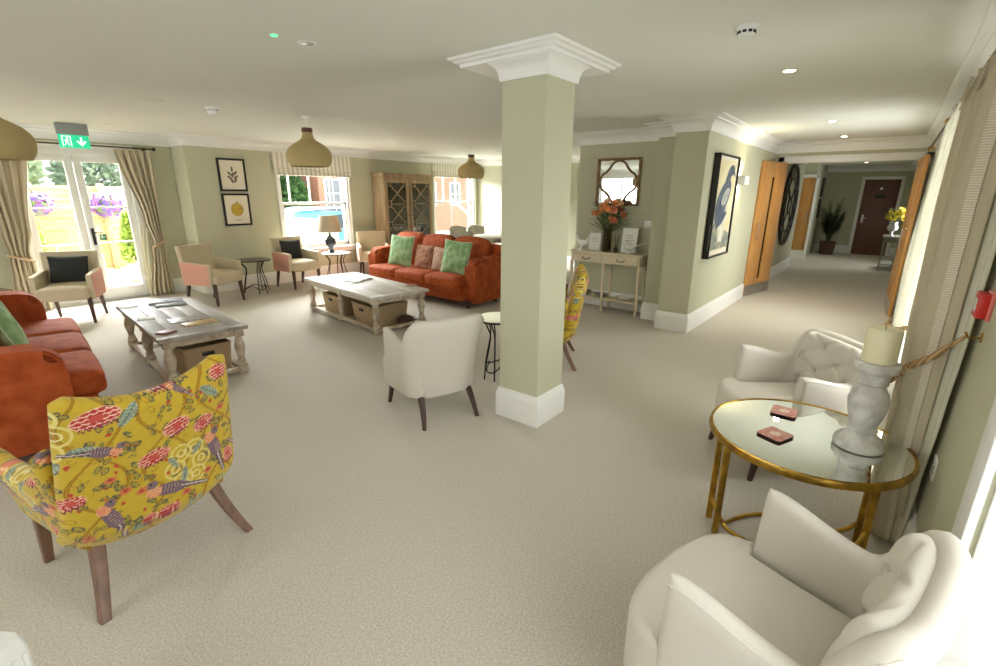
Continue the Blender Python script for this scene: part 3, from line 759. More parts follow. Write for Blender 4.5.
def make_wing(label, loc, rz, group):
    t = thing('wing_chair', label, 'armchair', loc, rz, group)
    def mid(u, v):
        b = (v+1)/2
        zt = 0.870+0.080*abs(u)**2.0-0.03*max(0.0, abs(u)-0.86)/0.14; zb = 0.235+0.075*abs(u)**2.6
        wd = 0.336-0.036*b-0.014*(1-b)**4
        x = u*wd; z = zb+(zt-zb)*b
        y = -0.235-0.115*b**1.3+0.05*u*u*(1-0.4*b)+0.11*max(0.0, 0.16-b)/0.16*0.8
        return Vector((x, y, z))
    bm = new(); slab(bm, mid, lambda u, v: 0.122-0.02*(v+1)/2, 190, 230, ends=(10, 16)); o = obj('backrest', bm, PRINT, t, ang=70); paint_attr(o, 0)
    for s in (-1, 1):
        def mid2(u, v, s=s):
            a = (u+1)/2; b = (v+1)/2
            H = 0.72-0.145*smooth01(a/0.30)+0.03*smooth01((a-0.7)/0.3)
            zb = 0.26
            x = s*(0.262+0.050*b*b+0.035*a*b*b+0.012*a)
            return Vector((x, -0.20+0.54*a, zb+(H-zb)*b))
        bm = new(); slab(bm, mid2, lambda u, v: 0.070+0.024*(v+1)/2, 90, 70, ends=(14, 10)); o = obj('arm', bm, PRINT, t, ang=70); paint_attr(o, 1)
    bm = new(); softbox(bm, (0, 0.06, 0.33), (0.50, 0.54, 0.15), 0.03, 22); o = obj('seat_base', bm, PRINT, t, ang=70); paint_attr(o, 0)
    bm = new(); softbox(bm, (0, 0.085, 0.445), (0.49, 0.53, 0.12), 0.05, 26, 0.015); o = obj('seat_cushion', bm, PRINT, t, ang=70); paint_attr(o, 0)
    for s in (-1, 1):
        obj('leg', taper_leg((s*0.225, -0.155, 0.30), (s*0.300, -0.290, 0.0), 0.026, 0.018, curve=(s*0.03, -0.05, 0)), MIDWOOD, t)
        obj('leg', taper_leg((s*0.255, 0.285, 0.30), (s*0.27, 0.30, 0.0), 0.027, 0.017), MIDWOOD, t)
    return t
WG = 'mustard wing chairs'
fx, fy = -0.17, 0.985
wing = make_wing('mustard wing chair printed with birds and flowers, its back to us at front left', (0.478+0.28*fx, 2.15+0.285*fy, 0), face(fx, fy), WG)
dup(wing, (3.86, 2.48, 0), face(-0.52, 0.854), 'mustard printed wing chair mostly hidden behind the pillar', WG)

# ---- beige open armchair with pink outer arms
def make_armchair(label, loc, rz, group):
    t = thing('upholstered_armchair', label, 'armchair', loc, rz, group)
    def mid(u, v):
        b = (v+1)/2
        return Vector((u*(0.270+0.018*b), -0.205-0.085*b+0.012*u*u, 0.30+0.555*b))
    bm = new(); slab(bm, mid, lambda u, v: 0.075, 26, 20, ends=(20, 24)); obj('backrest', bm, BEIGE, t, ang=60)
    bm = new(); add_tube(bm, [mid(-0.985, -1+0.06*k)+Vector((0, 0.036, 0)) for k in range(34)]+[mid(-0.96+0.06*k, 0.985)+Vector((0, 0.036, 0)) for k in range(33)]+[mid(0.985, 0.985-0.06*k)+Vector((0, 0.036, 0)) for k in range(34)], 0.005, 6); obj('piping', bm, PIPE, t)
    bm = new(); softbox(bm, (0, 0.045, 0.385), (0.500, 0.535, 0.155), 0.035, 10, 0.022); obj('seat', bm, BEIGE, t, ang=60)
    for s in (-1, 1):
        prof = rounded_poly([(-0.235, 0.30), (0.255, 0.30), (0.270, 0.605), (-0.255, 0.635)], [0.01, 0.03, 0.03, 0.01], 4)
        bm = new(); x0, x1 = sorted((s*0.245, s*0.298)); add_prism(bm, prof, x0, x1, 'YZ')
        bmesh.ops.bevel(bm, geom=[e for e in bm.edges if abs(e.verts[0].co.x-e.verts[1].co.x) < 1e-4], offset=0.008, segments=2, affect='EDGES')
        a = obj('arm', bm, BEIGE, t, label='beige inner arm')
        pr = [(0.93*(y-0.01)+0.01, 0.455+0.93*(z-0.455)) for y, z in prof]
        bm = new(); x0, x1 = sorted((s*0.297, s*0.304)); add_prism(bm, pr, x0, x1, 'YZ'); obj('side_panel', bm, PINK, a, label='pink outer panel')
        obj('leg', taper_leg((s*0.235, 0.255, 0.33), (s*0.245, 0.275, 0.0), 0.024, 0.014), DARKWOOD, t)
        obj('leg', taper_leg((s*0.235, -0.20, 0.33), (s*0.245, -0.285, 0.0), 0.024, 0.014), DARKWOOD, t)
    return t
AG = 'beige and pink armchairs along the windows'
CH = {}
CH['A'] = make_armchair('beige armchair with pink sides and dark cushion before the garden door', (1.23, 7.97, 0), face(-0.42, -0.91), AG)
CH['B'] = dup(CH['A'], (2.82, 7.74, 0), face(0.40, -0.92), 'empty beige armchair with pink side standing under the two framed prints', AG)
CH['C'] = dup(CH['A'], (4.30, 8.00, 0), face(0.05, -1), 'beige armchair with dark cushion left of the table lamp', AG)
CH['D'] = dup(CH['A'], (5.92, 7.98, 0), face(-0.50, -0.866), 'empty beige armchair between the table lamp and the tall cabinet', AG)

# ---- rust velvet sofa
def make_sofa(label, loc, rz, group, L=2.46, D=0.95):
    t = thing('sofa', label, 'sofa', loc, rz, group)     # local +Y is the front, X the length
    hl = L/2; aw = 0.20; yb, yf = -D/2, D/2
    bm = new(); softbox(bm, (0, -0.01, 0.20), (L-2*aw+0.06, D-0.10, 0.20), 0.02, 6); obj('base', bm, RUST, t, ang=60)
    for s in (-1, 1):
        prof = rounded_poly([(yb+0.03, 0.07), (yf-0.20, 0.07), (yf-0.18, 0.70), (yb+0.02, 0.72)], [0.02, 0.02, 0.20, 0.06], 10)
        bm = new(); x0, x1 = sorted((s*(hl-aw), s*hl)); add_prism(bm, prof, x0, x1, 'YZ')
        bmesh.ops.bevel(bm, geom=[e for e in bm.edges if abs(e.verts[0].co.x-e.verts[1].co.x) < 1e-4], offset=0.045, segments=4, affect='EDGES')
        a = obj('arm', bm, RUST, t, ang=50)
        bm = new(); add_tube(bm, [(s*(hl-0.022), y*0.965, 0.365+(z-0.365)*0.955) for y, z in prof], 0.006, 6, closed=True); obj('piping', bm, RUST, a)
    cw = (L-2*aw)/3
    def midb(u, v):
        return Vector((u*(hl-0.03), yb+0.09-0.09*(v+1)/2, 0.10+0.76*(v+1)/2))
    bm = new(); slab(bm, midb, lambda u, v: 0.16, 30, 16, ends=(20, 10)); obj('backrest', bm, RUST, t, ang=60)
    for k in (-1, 0, 1):
        bm = new(); softbox(bm, (k*(cw+0.0), 0.115, 0.362), (cw-0.006, D-0.245, 0.165), 0.045, 10, 0.02); obj('seat_cushion', bm, RUST, t, ang=60)
        bm = new(); softbox(bm, (k*cw, -0.225, 0.665), (cw-0.004, 0.24, 0.52), 0.085, 10, 0.05, rot=(0.20, 0, 0)); obj('back_cushion', bm, RUST, t, ang=60)
        for s in (-1, 1):
            pass
    for sx in (-1, 1):
        for sy in (-1, 1):
            obj('leg', taper_leg((sx*(hl-0.12), sy*(D/2-0.16), 0.11), (sx*(hl-0.12), sy*(D/2-0.16), 0.0), 0.028, 0.022), DARKWOOD, t)
    return t
SG = 'rust velvet sofas'
sofa = make_sofa('rust velvet three-seat sofa behind the far white coffee table', (5.30, 5.68, 0), face(-1, 0), SG)
dup(sofa, (0.32, 5.02, 0), face(0.994, -0.105), 'rust velvet sofa cut off by the left edge of the photo', SG)

# ---- scatter cushions
SAGEP = mat('sage_green_print', (128, 168, 110), 0.85, scale=11, rgb2=(178, 204, 158), bump=0.08, bscale=500, detail=1)
TERRAP = mat('terracotta_print', (146, 92, 74), 0.85, scale=16, rgb2=(196, 150, 116), bump=0.08, bscale=500, detail=2)
PEACHP = mat('dusty_pink_print', (178, 134, 114), 0.85, scale=18, rgb2=(206, 176, 150), bump=0.08, bscale=500, detail=2)
PIPG = mat('pale_green_piping', (196, 212, 176), 0.8)
def cushion(name, m, pm, label, loc, rz, w, h, th, tilt, spin=0.0, group=None):
    """stands on its lower edge at loc, faces local -Y, leaning back by tilt"""
    t = thing(name, label, 'cushion', loc, rz, group)
    R = (tilt, spin, 0)
    off = Matrix.Rotation(tilt, 3, 'X') @ Vector((0, 0, h/2*0.965))
    bm = new(); add_pillow(bm, off, w, h, th, R); obj('cover', bm, m, t, ang=80)
    bm = new(); M = xf(off, R); n = 12; ring = []
    for i in range(n): u = -1+2*i/n; ring.append((u, -1))
    for i in range(n): u = -1+2*i/n; ring.append((1, u))
    for i in range(n): u = 1-2*i/n; ring.append((u, 1))
    for i in range(n): u = 1-2*i/n; ring.append((-1, u))
    pts = [M @ Vector((u*w/2*(1-0.07*(1-v*v)*abs(u)), 0, v*h/2*(1-0.07*(1-u*u)*abs(v)))) for u, v in ring]
    add_tube(bm, pts, 0.006, 6, closed=True); obj('piping', bm, pm, t)
    return t
CG = 'scatter cushions on the far sofa'
ZS = 0.452
cushion('scatter_cushion', SAGEP, PIPG, 'large sage green cushion at the left end of the far sofa', (5.12, 6.22, ZS), PI/2*3+0.12, 0.50, 0.50, 0.15, -0.24, 0.03, CG)
cushion('scatter_cushion', TERRAP, TERRAP, 'small dark terracotta patterned cushion beside the left green cushion on the far sofa', (5.16, 5.72, ZS), PI/2*3-0.05, 0.40, 0.38, 0.12, -0.27, 0.0, CG)
cushion('scatter_cushion', PEACHP, PEACHP, 'small dusty pink cushion in the middle of the far sofa', (5.17, 5.33, ZS), PI/2*3, 0.38, 0.37, 0.12, -0.27, 0.0, CG)
cushion('scatter_cushion', SAGEP, PIPG, 'large sage green cushion at the right end of the far sofa', (5.10, 4.95, ZS), PI/2*3+0.10, 0.50, 0.50, 0.15, -0.24, 0.05, CG)
CG2 = 'sage cushions on the left sofa'
cushion('scatter_cushion', SAGEP, PIPG, 'pale sage cushion propped higher on the left sofa', (0.42, 5.45, ZS), PI/2+0.02, 0.50, 0.50, 0.15, -0.30, 0.0, CG2)
cushion('scatter_cushion', SAGEP, PIPG, 'sage green cushion nearer the arm of the left sofa', (0.40, 4.78, ZS), PI/2-0.12, 0.46, 0.44, 0.15, -0.30, 0.05, CG2)
def seat_cushion_on(ch, label, w=0.40):
    m = CH[ch].matrix_basis if False else None
    o = CH[ch]; rz = o.rotation_euler[2]
    p = Matrix.Rotation(rz, 3, 'Z') @ Vector((0, -0.105, 0)) + Vector(o.location)
    cushion('scatter_cushion', BLACKFAB, BLACKFAB, label, (p.x, p.y, 0.478), rz+PI, w, 0.33, 0.12, -0.17, 0.03, 'dark cushions on beige armchairs')
seat_cushion_on('A', 'dark charcoal cushion on the armchair before the garden door', 0.40)
seat_cushion_on('C', 'dark charcoal cushion on the armchair left of the lamp', 0.38)

# ================================================================== TABLES
def baluster(h, r=0.042):
    P = [(0.95, 0.0), (1.05, 0.02), (1.05, 0.10), (0.72, 0.13), (0.95, 0.16), (0.72, 0.19), (0.62, 0.24), (0.80, 0.36), (1.08, 0.50), (1.02, 0.60), (0.72, 0.74), (0.62, 0.80), (0.95, 0.84), (0.65, 0.87), (1.0, 0.90), (1.05, 1.0)]
    return [(r*a, h*z) for a, z in P]
def wicker_basket(label, loc, rz, sx, sy, h, group):
    t = thing('wicker_basket', label, 'basket', loc, rz, group)
    bm = new()
    o0 = rounded_poly([(-sx/2*0.9, -sy/2*0.9), (sx/2*0.9, -sy/2*0.9), (sx/2*0.9, sy/2*0.9), (-sx/2*0.9, sy/2*0.9)], 0.03, 4)
    def rg(k, z): return [Vector((x*k, y*k, z)) for x, y in o0]
    loft(bm, [rg(1, 0), rg(1.05, h*0.5), rg(1.11, h), rg(1.05, h), rg(1.0, h*0.5), rg(0.95, 0.015)]); obj('basket_body', bm, WICKER, t)
    bm = new(); add_tube(bm, [(x*1.09, y*1.09, h) for x, y in o0], 0.010, 6, closed=True); obj('rim', bm, WICKER, t)
    for s in (-1, 1):
        bm = new(); add_box(bm, (s*sx/2*0.985, 0, h*0.78), (0.012, 0.10, 0.035), bev=0.01); obj('hand_hole', bm, BLACK, t, label='dark hand hole')
    return t
def make_coffee_table(label, loc, rz, W, L, H, top_mat, group, lone_basket):
    t = thing('coffee_table', label, 'coffee table', loc, rz, group)
    bm = new()
    for k in range(5): add_box(bm, (-W/2+W/5*(k+0.5), 0, H-0.018), (W/5-0.002, L-0.16, 0.036), bev=0.003)
    for s in (-1, 1): add_box(bm, (0, s*(L/2-0.04), H-0.018), (W, 0.08, 0.036), bev=0.004)
    obj('tabletop', bm, top_mat, t)
    bm = new()
    for s in (-1, 1):
        add_box(bm, (s*(W/2-0.065), 0, H-0.068), (0.03, L-0.15, 0.065), bev=0.004); add_box(bm, (0, s*(L/2-0.075), H-0.068), (W-0.15, 0.03, 0.065), bev=0.004)
    obj('apron', bm, WHITEWASH, t)
    for sx in (-1, 1):
        for y in (-L/2+0.075, 0, L/2-0.075):
            bm = new(); add_lathe(bm, baluster(H-0.10), (sx*(W/2-0.07), y, 0.065), 16); add_box(bm, (sx*(W/2-0.07), y, H-0.07), (0.078, 0.078, 0.07), bev=0.005); add_box(bm, (sx*(W/2-0.07), y, 0.045), (0.08, 0.08, 0.05), bev=0.005)
            add_lathe(bm, [(0.03, 0), (0.036, 0.01), (0.03, 0.022)], (sx*(W/2-0.07), y, 0), 14)
            obj('leg', bm, WHITEWASH, t)
    bm = new()
    for s in (-1, 1):
        add_box(bm, (s*(W/2-0.07), 0, 0.045), (0.055, L-0.2, 0.036), bev=0.005); add_box(bm, (0, s*(L/2-0.075), 0.045), (W-0.2, 0.055, 0.036), bev=0.005)
    obj('stretcher', bm, WHITEWASH, t)
    return t
CT = 'turned-leg coffee tables'
T1 = make_coffee_table('grey limed coffee table with turned legs in front of the left sofa', (1.53, 5.22, 0), -0.08, 0.68, 1.74, 0.46, GREYWASH, CT, True)
T2 = make_coffee_table('white-topped coffee table with turned legs before the far rust sofa', (3.72, 5.29, 0), -0.11, 0.79, 1.84, 0.46, WHITEWASH_TOP, CT, False)
def on(t, x, y, z=0.0):
    v = Matrix.Rotation(t.rotation_euler[2], 3, 'Z') @ Vector((x, y, z)); return (t.location.x+v.x, t.location.y+v.y, z)
BG = 'wicker baskets under the coffee tables'
wicker_basket('wicker basket under the far bay of the white coffee table', on(T2, 0.0, 0.42), T2.rotation_euler[2], 0.54, 0.50, 0.27, BG)
wicker_basket('wicker basket under the near bay of the white coffee table', on(T2, 0.0, -0.40), T2.rotation_euler[2], 0.54, 0.50, 0.27, BG)
wicker_basket('wide wicker basket under the near end of the grey coffee table', on(T1, 0.04, -0.42), T1.rotation_euler[2]+PI/2, 0.54, 0.40, 0.28, BG)
bm = new(); add_box(bm, (0, 0, 0.05), (0.16, 0.12, 0.10), bev=0.006); add_box(bm, (0, 0, 0.105), (0.17, 0.13, 0.02), bev=0.005); add_box(bm, (0, 0, 0.125), (0.10, 0.09, 0.02), bev=0.004)
single('small_box', bm, mat('dark_stained_wood', (64, 44, 34), 0.5), 'small dark wooden box on the carpet at the end of the white coffee table', 'box', on(T2, 0.14, -0.755, 0.0), 0.1)

# things on the grey coffee table
Zt = 0.4605
def slab_item(name, m, label, cat, p, rz, sx, sy, h, group=None, z=Zt, bev=0.002):
    b = new(); add_box(b, (0, 0, h/2), (sx, sy, h), bev=bev); return single(name, b, m, label, cat, (p[0], p[1], z), rz, group)
def book(label, p, rz, sx, sy, h, cover, group=None, z=Zt):
    t = thing('book', label, 'book', (p[0], p[1], z), rz, group)
    b = new(); add_box(b, (0, 0, h/2), (sx-0.008, sy-0.008, h-0.006)); obj('pages', b, PAPER, t, False)
    b = new(); add_box(b, (0, 0, 0.002), (sx, sy, 0.004)); add_box(b, (0, 0, h-0.002), (sx, sy, 0.004)); add_box(b, (-sx/2+0.002, 0, h/2), (0.004, sy, h)); obj('cover', b, cover, t, False)
    return t
DGREY = mat('dark_grey_cover', (66, 68, 68), 0.5, var=0.3, scale=14)
book('large dark book at the far end of the grey coffee table', (1.66, 5.92), -0.30, 0.30, 0.22, 0.022, DGREY, 'dark books on the grey table')
book('slim dark book in front of the large dark book on the grey table', (1.64, 5.70), -0.28, 0.27, 0.10, 0.016, DGREY, 'dark books on the grey table')
slab_item('menu_card', PAPER, 'white card near the far left corner of the grey table', 'card', (1.33, 5.93), 0.2, 0.13, 0.11, 0.004, 'white cards on the grey table')
slab_item('menu_card', PAPER, 'white card halfway along the left edge of the grey table', 'card', (1.29, 5.25), -0.3, 0.14, 0.12, 0.004, 'white cards on the grey table')
REDC = mat('red_floral_coaster', (204, 112, 98), 0.3, scale=60, rgb2=(214, 164, 148), detail=2)
DRED = mat('dark_red_coaster', (122, 74, 62), 0.4, scale=40, rgb2=(150, 110, 90))
slab_item('coaster_stack', DRED, 'dark red coaster near the close left corner of the grey table', 'coaster', (1.24, 4.57), 0.5, 0.12, 0.10, 0.014)
MAG1 = mat('grey_magazine_cover', (128, 124, 116), 0.35, scale=20, rgb2=(176, 170, 158)); MAG2 = mat('yellow_magazine_cover', (206, 168, 60), 0.35, scale=18, rgb2=(150, 120, 84))
slab_item('magazine', MAG1, 'grey magazine on the near half of the grey table', 'magazine', (1.53, 4.94), -0.12, 0.29, 0.22, 0.006, 'magazines on the grey table')
slab_item('magazine', MAG2, 'yellow magazine nearest the close end of the grey table', 'magazine', (1.55, 4.72), -0.08, 0.26, 0.17, 0.006, 'magazines on the grey table')
# things on the white coffee table
t = thing('open_book', 'open book lying on the white coffee table', 'book', (3.80, 5.50, Zt), 0.35)
b = new()
for s in (-1, 1):
    add_prism(b, [(0, 0.004), (s*0.03, 0.026), (s*0.10, 0.028), (s*0.17, 0.014), (s*0.17, 0.004)][::s], -0.12, 0.12, 'XZ')
obj('pages', b, PAPER, t); b = new(); add_box(b, (0, 0, 0.002), (0.36, 0.26, 0.004)); obj('cover', b, MAG1, t, False)
slab_item('coaster', PAPER, 'pale coaster at the far end of the white coffee table', 'coaster', (3.98, 6.06), 0.2, 0.11, 0.11, 0.008)
slab_item('coaster', DRED, 'dark coaster at the near right corner of the white coffee table', 'coaster', (4.02, 4.66), 0.2, 0.11, 0.11, 0.008)
slab_item('paper_plate_card', PAPER, 'white card left of the open book on the white table', 'card', (3.62, 5.38), 0.3, 0.20, 0.13, 0.004)

# wire-legged round side tables
DARKTOP = mat('bronzed_top', (96, 84, 70), 0.35, metal=0.4, var=0.3, scale=20)
def wire_table(label, loc, rz, r, h, topm, group, hoop=True):
    t = thing('side_table', label, 'side table', loc, rz, group)
    bm = new(); add_lathe(bm, [(0, h-0.016), (r-0.006, h-0.016), (r, h-0.010), (r, h-0.004), (r-0.005, h), (0, h)], n=40); obj('tabletop', bm, topm, t)
    bm = new(); add_tube(bm, [(r*math.cos(2*PI*k/40), r*math.sin(2*PI*k/40), h-0.012) for k in range(40)], 0.008, 6, closed=True); obj('rim', bm, IRON, t)
    for k in range(3):
        for e in (-0.16, 0.16):
            a = 2*PI*k/3+e; c, s = math.cos(a), math.sin(a); c2, s2 = math.cos(2*PI*k/3+e*1.9), math.sin(2*PI*k/3+e*1.9)
            pr = [(0.90, h-0.02, 0), (0.80, h*0.90, 0), (0.56, h*0.76, 0.2), (0.55, h*0.66, 0.4), (0.66, h*0.45, 0.7), (0.80, h*0.2, 1.0), (0.86, 0.0, 1.0)]
            bm = new(); add_tube(bm, [(r*q*(c*(1-m)+c2*m), r*q*(s*(1-m)+s2*m), z) for q, z, m in pr], 0.0075, 6); obj('leg', bm, IRON, t)
    bm = new(); pts = []
    for k in range(36):
        a = 2*PI*k/36; q = r*0.60*(1+0.33*math.cos(3*a)); pts.append((q*math.cos(a), q*math.sin(a), 0.10+0.03*math.cos(3*a+PI)))
    add_tube(bm, pts, 0.0065, 6, closed=True); obj('stretcher', bm, IRON, t)
    return t
SGP = 'wire-legged side tables'
wire_table('round wire-legged side table between two beige armchairs under the prints', (3.56, 7.98, 0), 0.5, 0.245, 0.55, DARKTOP, SGP)
wire_table('round pale-topped wire side table holding the table lamp', (5.02, 7.88, 0), 0.2, 0.245, 0.54, mat('pale_stone_top', (214, 210, 198), 0.3), SGP)
wire_table('mirror-topped wire side table between the pillar and the cream tub chair', (3.20, 2.56, 0), 1.2, 0.20, 0.55, mat('pale_mirror_top', (226, 230, 222), 0.06, metal=0.9), SGP)

# table lamp
LAMPB = mat('dark_teal_glaze', (36, 48, 52), 0.15); SHADE = mat('linen_shade', (206, 190, 158), 0.8, var=0.05, scale=200)
t = thing('table_lamp', 'black bottle-shaped table lamp with beige shade by the window', 'lamp', (4.95, 7.93, 0.541))
bm = new(); add_lathe(bm, [(0, 0), (0.075, 0), (0.078, 0.012), (0.055, 0.025), (0.038, 0.06), (0.045, 0.10), (0.085, 0.15), (0.103, 0.20), (0.095, 0.245), (0.06, 0.28), (0.028, 0.31), (0.020, 0.35), (0.022, 0.37), (0, 0.37)], n=28); obj('base', bm, LAMPB, t)
bm = new(); add_cyl(bm, (0, 0, 0.36), (0, 0, 0.46), 0.008); add_cyl(bm, (0, 0, 0.40), (0, 0, 0.46), 0.016); obj('lamp_holder', bm, BRASS, t)
bm = new(); add_lathe(bm, [(0.225, 0.375), (0.158, 0.665), (0.155, 0.665), (0.222, 0.375)], n=40, cap=False); obj('lamp_shade', bm, SHADE, t)

# big round gold table with mirror top
t = thing('gold_table', 'round antique gold table with mirror top between the two cream chairs', 'table', (2.43, 0.13, 0), 0)
GR, GH = 0.402, 0.55
bm = new(); add_lathe(bm, [(0, GH-0.012), (GR-0.012, GH-0.012), (GR-0.012, GH-0.004), (0, GH-0.004)], n=72); obj('mirror_top', bm, MIRROR, t)
bm = new(); add_lathe(bm, [(GR-0.014, GH-0.030), (GR, GH-0.032), (GR+0.004, GH-0.018), (GR, GH-0.002), (GR-0.012, GH), (GR-0.014, GH-0.006)], n=72, cap=False); obj('rim', bm, BRASS, t, ang=60)
La, Ra = math.atan2(0.29, -0.16), math.atan2(-0.30, 0.10)
feet = {}
for nm, base_a in (('a', La), ('b', Ra)):
    for e in ((-0.17, 0.17) if nm == 'a' else (-0.115, 0.115)):
        aa = base_a+e; q = 0.345 if nm == 'a' else 0.305
        p = Vector((q*math.cos(aa), q*math.sin(aa), 0)); feet[(nm, e)] = p
        bm = new(); add_box(bm, (p.x, p.y, (GH-0.02)/2), (0.030, 0.018, GH-0.03), rot=aa, bev=0.004); obj('leg', bm, BRASS, t)
def hoop(p0, p1, bend):
    m = (p0+p1)/2; d = (p1-p0); nrm = Vector((-d.y, d.x, 0)).normalized()*bend
    pts = [p0+Vector((0, 0, 0.13))]
    for k in range(25):
        u = k/24; q = p0.lerp(p1, u)+nrm*(4*u*(1-u)); zz = 0.012+0.118*max(0, 1-u/0.14)**2+0.118*max(0, 1-(1-u)/0.14)**2
        pts.append(Vector((q.x, q.y, zz)))
    pts.append(p1+Vector((0, 0, 0.13))); return pts
for (e0, e1, bd) in ((0.17, 0.115, 0.17), (-0.17, -0.115, -0.17)):
    bm = new(); add_tube(bm, hoop(feet[('a', e0)], feet[('b', e1)], bd), 0.010, 8); obj('hoop_stretcher', bm, BRASS, t)
# candle holder and candle
STONE = mat('whitewashed_turned_wood', (222, 220, 214), 0.7, scale=16, rgb2=(186, 182, 176), bump=0.15, bscale=60)
bm = new(); add_lathe(bm, [(0, 0), (0.082, 0), (0.085, 0.012), (0.082, 0.03), (0.070, 0.045), (0.052, 0.060), (0.046, 0.075), (0.050, 0.083), (0.046, 0.092), (0.048, 0.12), (0.060, 0.17), (0.066, 0.215), (0.060, 0.25), (0.046, 0.275), (0.043, 0.29), (0.050, 0.298), (0.046, 0.31), (0.050, 0.34), (0.066, 0.352), (0.072, 0.365), (0.072, 0.385), (0.066, 0.392), (0, 0.392)], n=40)
bmesh.ops.scale(bm, vec=(1.12, 1.12, 1), verts=bm.verts)
single('candle_holder', bm, STONE, 'chunky whitewashed turned candle holder on the gold table', 'candle holder', (2.45, -0.065, 0.5505))
t = thing('pillar_candle', 'thick ivory candle on the whitewashed candle holder', 'candle', (2.45, -0.065, 0.943))
IVORY = mat('ivory_wax', (236, 228, 190), 0.5)
bm = new(); add_lathe(bm, [(0, 0), (0.058, 0), (0.060, 0.006), (0.060, 0.135), (0.055, 0.143), (0.030, 0.139), (0, 0.136)], n=36); obj('wax', bm, IVORY, t)
bm = new(); add_cyl(bm, (0, 0, 0.135), (0.003, 0, 0.152), 0.0014, n=6); obj('wick', bm, BLACK, t)
def pic_coaster(label, p, rz):
    t = thing('coaster', label, 'coaster', (p[0], p[1], 0.5505), rz, 'red floral coasters on the gold table')
    o = rounded_poly([(-0.060, -0.056), (0.060, -0.056), (0.060, 0.056), (-0.060, 0.056)], 0.018, 4)
    b = new(); add_prism(b, o, 0, 0.005); obj('board', b, mat('dark_cork', (70, 48, 40), 0.7), t)
    b = new(); add_prism(b, [(x*0.985, y*0.985) for x, y in o], 0.005, 0.0065); obj('picture', b, REDC, t)
    b = new()
    for k in range(6): a = k*PI/3; add_lathe(b, [(0, 0), (0.010, 0), (0, 0.0006)], (0.014*math.cos(a), 0.014*math.sin(a), 0.0065), 10)
    obj('flower_print', b, mat('pale_petal', (240, 214, 196), 0.4), t)
pic_coaster('red floral coaster on the far side of the gold table top', (2.625, 0.245), 0.02)
pic_coaster('red floral coaster on the near side of the gold table top', (2.325, 0.235), -0.40)

# copper side table behind the left sofa
t = thing('copper_table', 'small copper wire side table at the left edge by the curtain', 'side table', (0.46, 7.55, 0), 0.3)
COP = mat('copper_wire', (190, 120, 84), 0.3, metal=1.0)
bm = new(); add_box(bm, (0, 0, 0.545), (0.32, 0.32, 0.01)); obj('tabletop', bm, mat_glass('table_glass', (220, 230, 225)), t, False)
bm = new(); sqr = [(-0.16, -0.16), (0.16, -0.16), (0.16, 0.16), (-0.16, 0.16)]
add_tube(bm, [(x, y, 0.545) for x, y in sqr], 0.007, 6, closed=True); add_tube(bm, [(x, y, 0.01) for x, y in sqr], 0.007, 6, closed=True); obj('wire_frame', bm, COP, t)
for x, y in sqr:
    bm = new(); add_cyl(bm, (x, y, 0.005), (x, y, 0.55), 0.007, n=6); obj('leg', bm, COP, t)

# white box at the lower left corner
t = thing('white_box', 'white ribbed box cut off by the lower left corner of the photo', 'box', (-0.19, 1.66, 0), 0.62)
bm = new(); o = rounded_poly([(-0.13, -0.13), (0.13, -0.13), (0.13, 0.13), (-0.13, 0.13)], 0.03, 5)
loft(bm, [[Vector((x*k, y*k, z)) for x, y in o] for k, z in ((1.0, 0), (1.0, 0.40), (0.985, 0.43), (0.94, 0.45), (0.6, 0.455))]); obj('body', bm, PLASTIC, t)
bm = new()
for k in range(-4, 5):
    for s in (-1, 1): add_box(bm, (k*0.026, s*0.131, 0.21), (0.012, 0.006, 0.38), bev=0.002); add_box(bm, (s*0.131, k*0.026, 0.21), (0.006, 0.012, 0.38), bev=0.002)
obj('ribs', bm, PLASTIC, t)

# console table under the quatrefoil mirror
def turned_leg(h, r=0.026):
    P = [(0.7, 0), (0.9, 0.02), (0.55, 0.06), (0.7, 0.10), (1.0, 0.13), (0.75, 0.16), (0.8, 0.20), (0.62, 0.24), (0.72, 0.60), (0.92, 0.86), (0.7, 0.89), (1.0, 0.91), (0.9, 0.93), (1.0, 0.95), (1.0, 1.0)]
    return [(r*a, h*z) for a, z in P]
CONS = mat('ivory_chalk_paint', (222, 208, 176), 0.65, var=0.08, scale=20)
t = thing('console_table', 'ivory console table with two drawers under the quatrefoil mirror', 'console table', (6.245, 3.025, 0), PI/2)   # local -Y faces... local X along the wall
CW_, CD_, CHH = 1.10, 0.29, 0.83
bm = new(); add_box(bm, (0, 0, CHH-0.0125), (CW_, CD_+0.02, 0.025), bev=0.006); obj('top', bm, CONS, t)
bm = new(); add_box(bm, (0, -0.0, CHH-0.09), (CW_-0.06, CD_-0.03, 0.13), bev=0.003); obj('frame', bm, CONS, t)
for s in (-1, 1):
    bm = new(); add_box(bm, (s*0.262, CD_/2-0.010, CHH-0.09), (0.46, 0.018, 0.105), bev=0.004); dr = obj('drawer', bm, CONS, t)
    bm = new(); add_tube(bm, [(s*0.262-0.055, CD_/2+0.004, CHH-0.078), (s*0.262-0.05, CD_/2+0.024, CHH-0.098), (s*0.262, CD_/2+0.026, CHH-0.108), (s*0.262+0.05, CD_/2+0.024, CHH-0.098), (s*0.262+0.055, CD_/2+0.004, CHH-0.078)], 0.006, 6); obj('handle', bm, BLACK, dr, label='dark drop handle')
for x in (-0.515, 0.0, 0.515):
    for y in (-0.115, 0.115):
        bm = new(); add_lathe(bm, turned_leg(CHH-0.15), (x, y, 0), 16); obj('leg', bm, CONS, t)
bm = new(); add_box(bm, (0, 0, 0.165), (CW_-0.05, CD_-0.03, 0.022), bev=0.004); obj('shelf', bm, CONS, t)
def con(u, d=0.0, z=CHH+0.0005):
    """u along the wall from the right end of the console (metres), d towards the room"""
    return (6.245-d, 2.475+u, z)
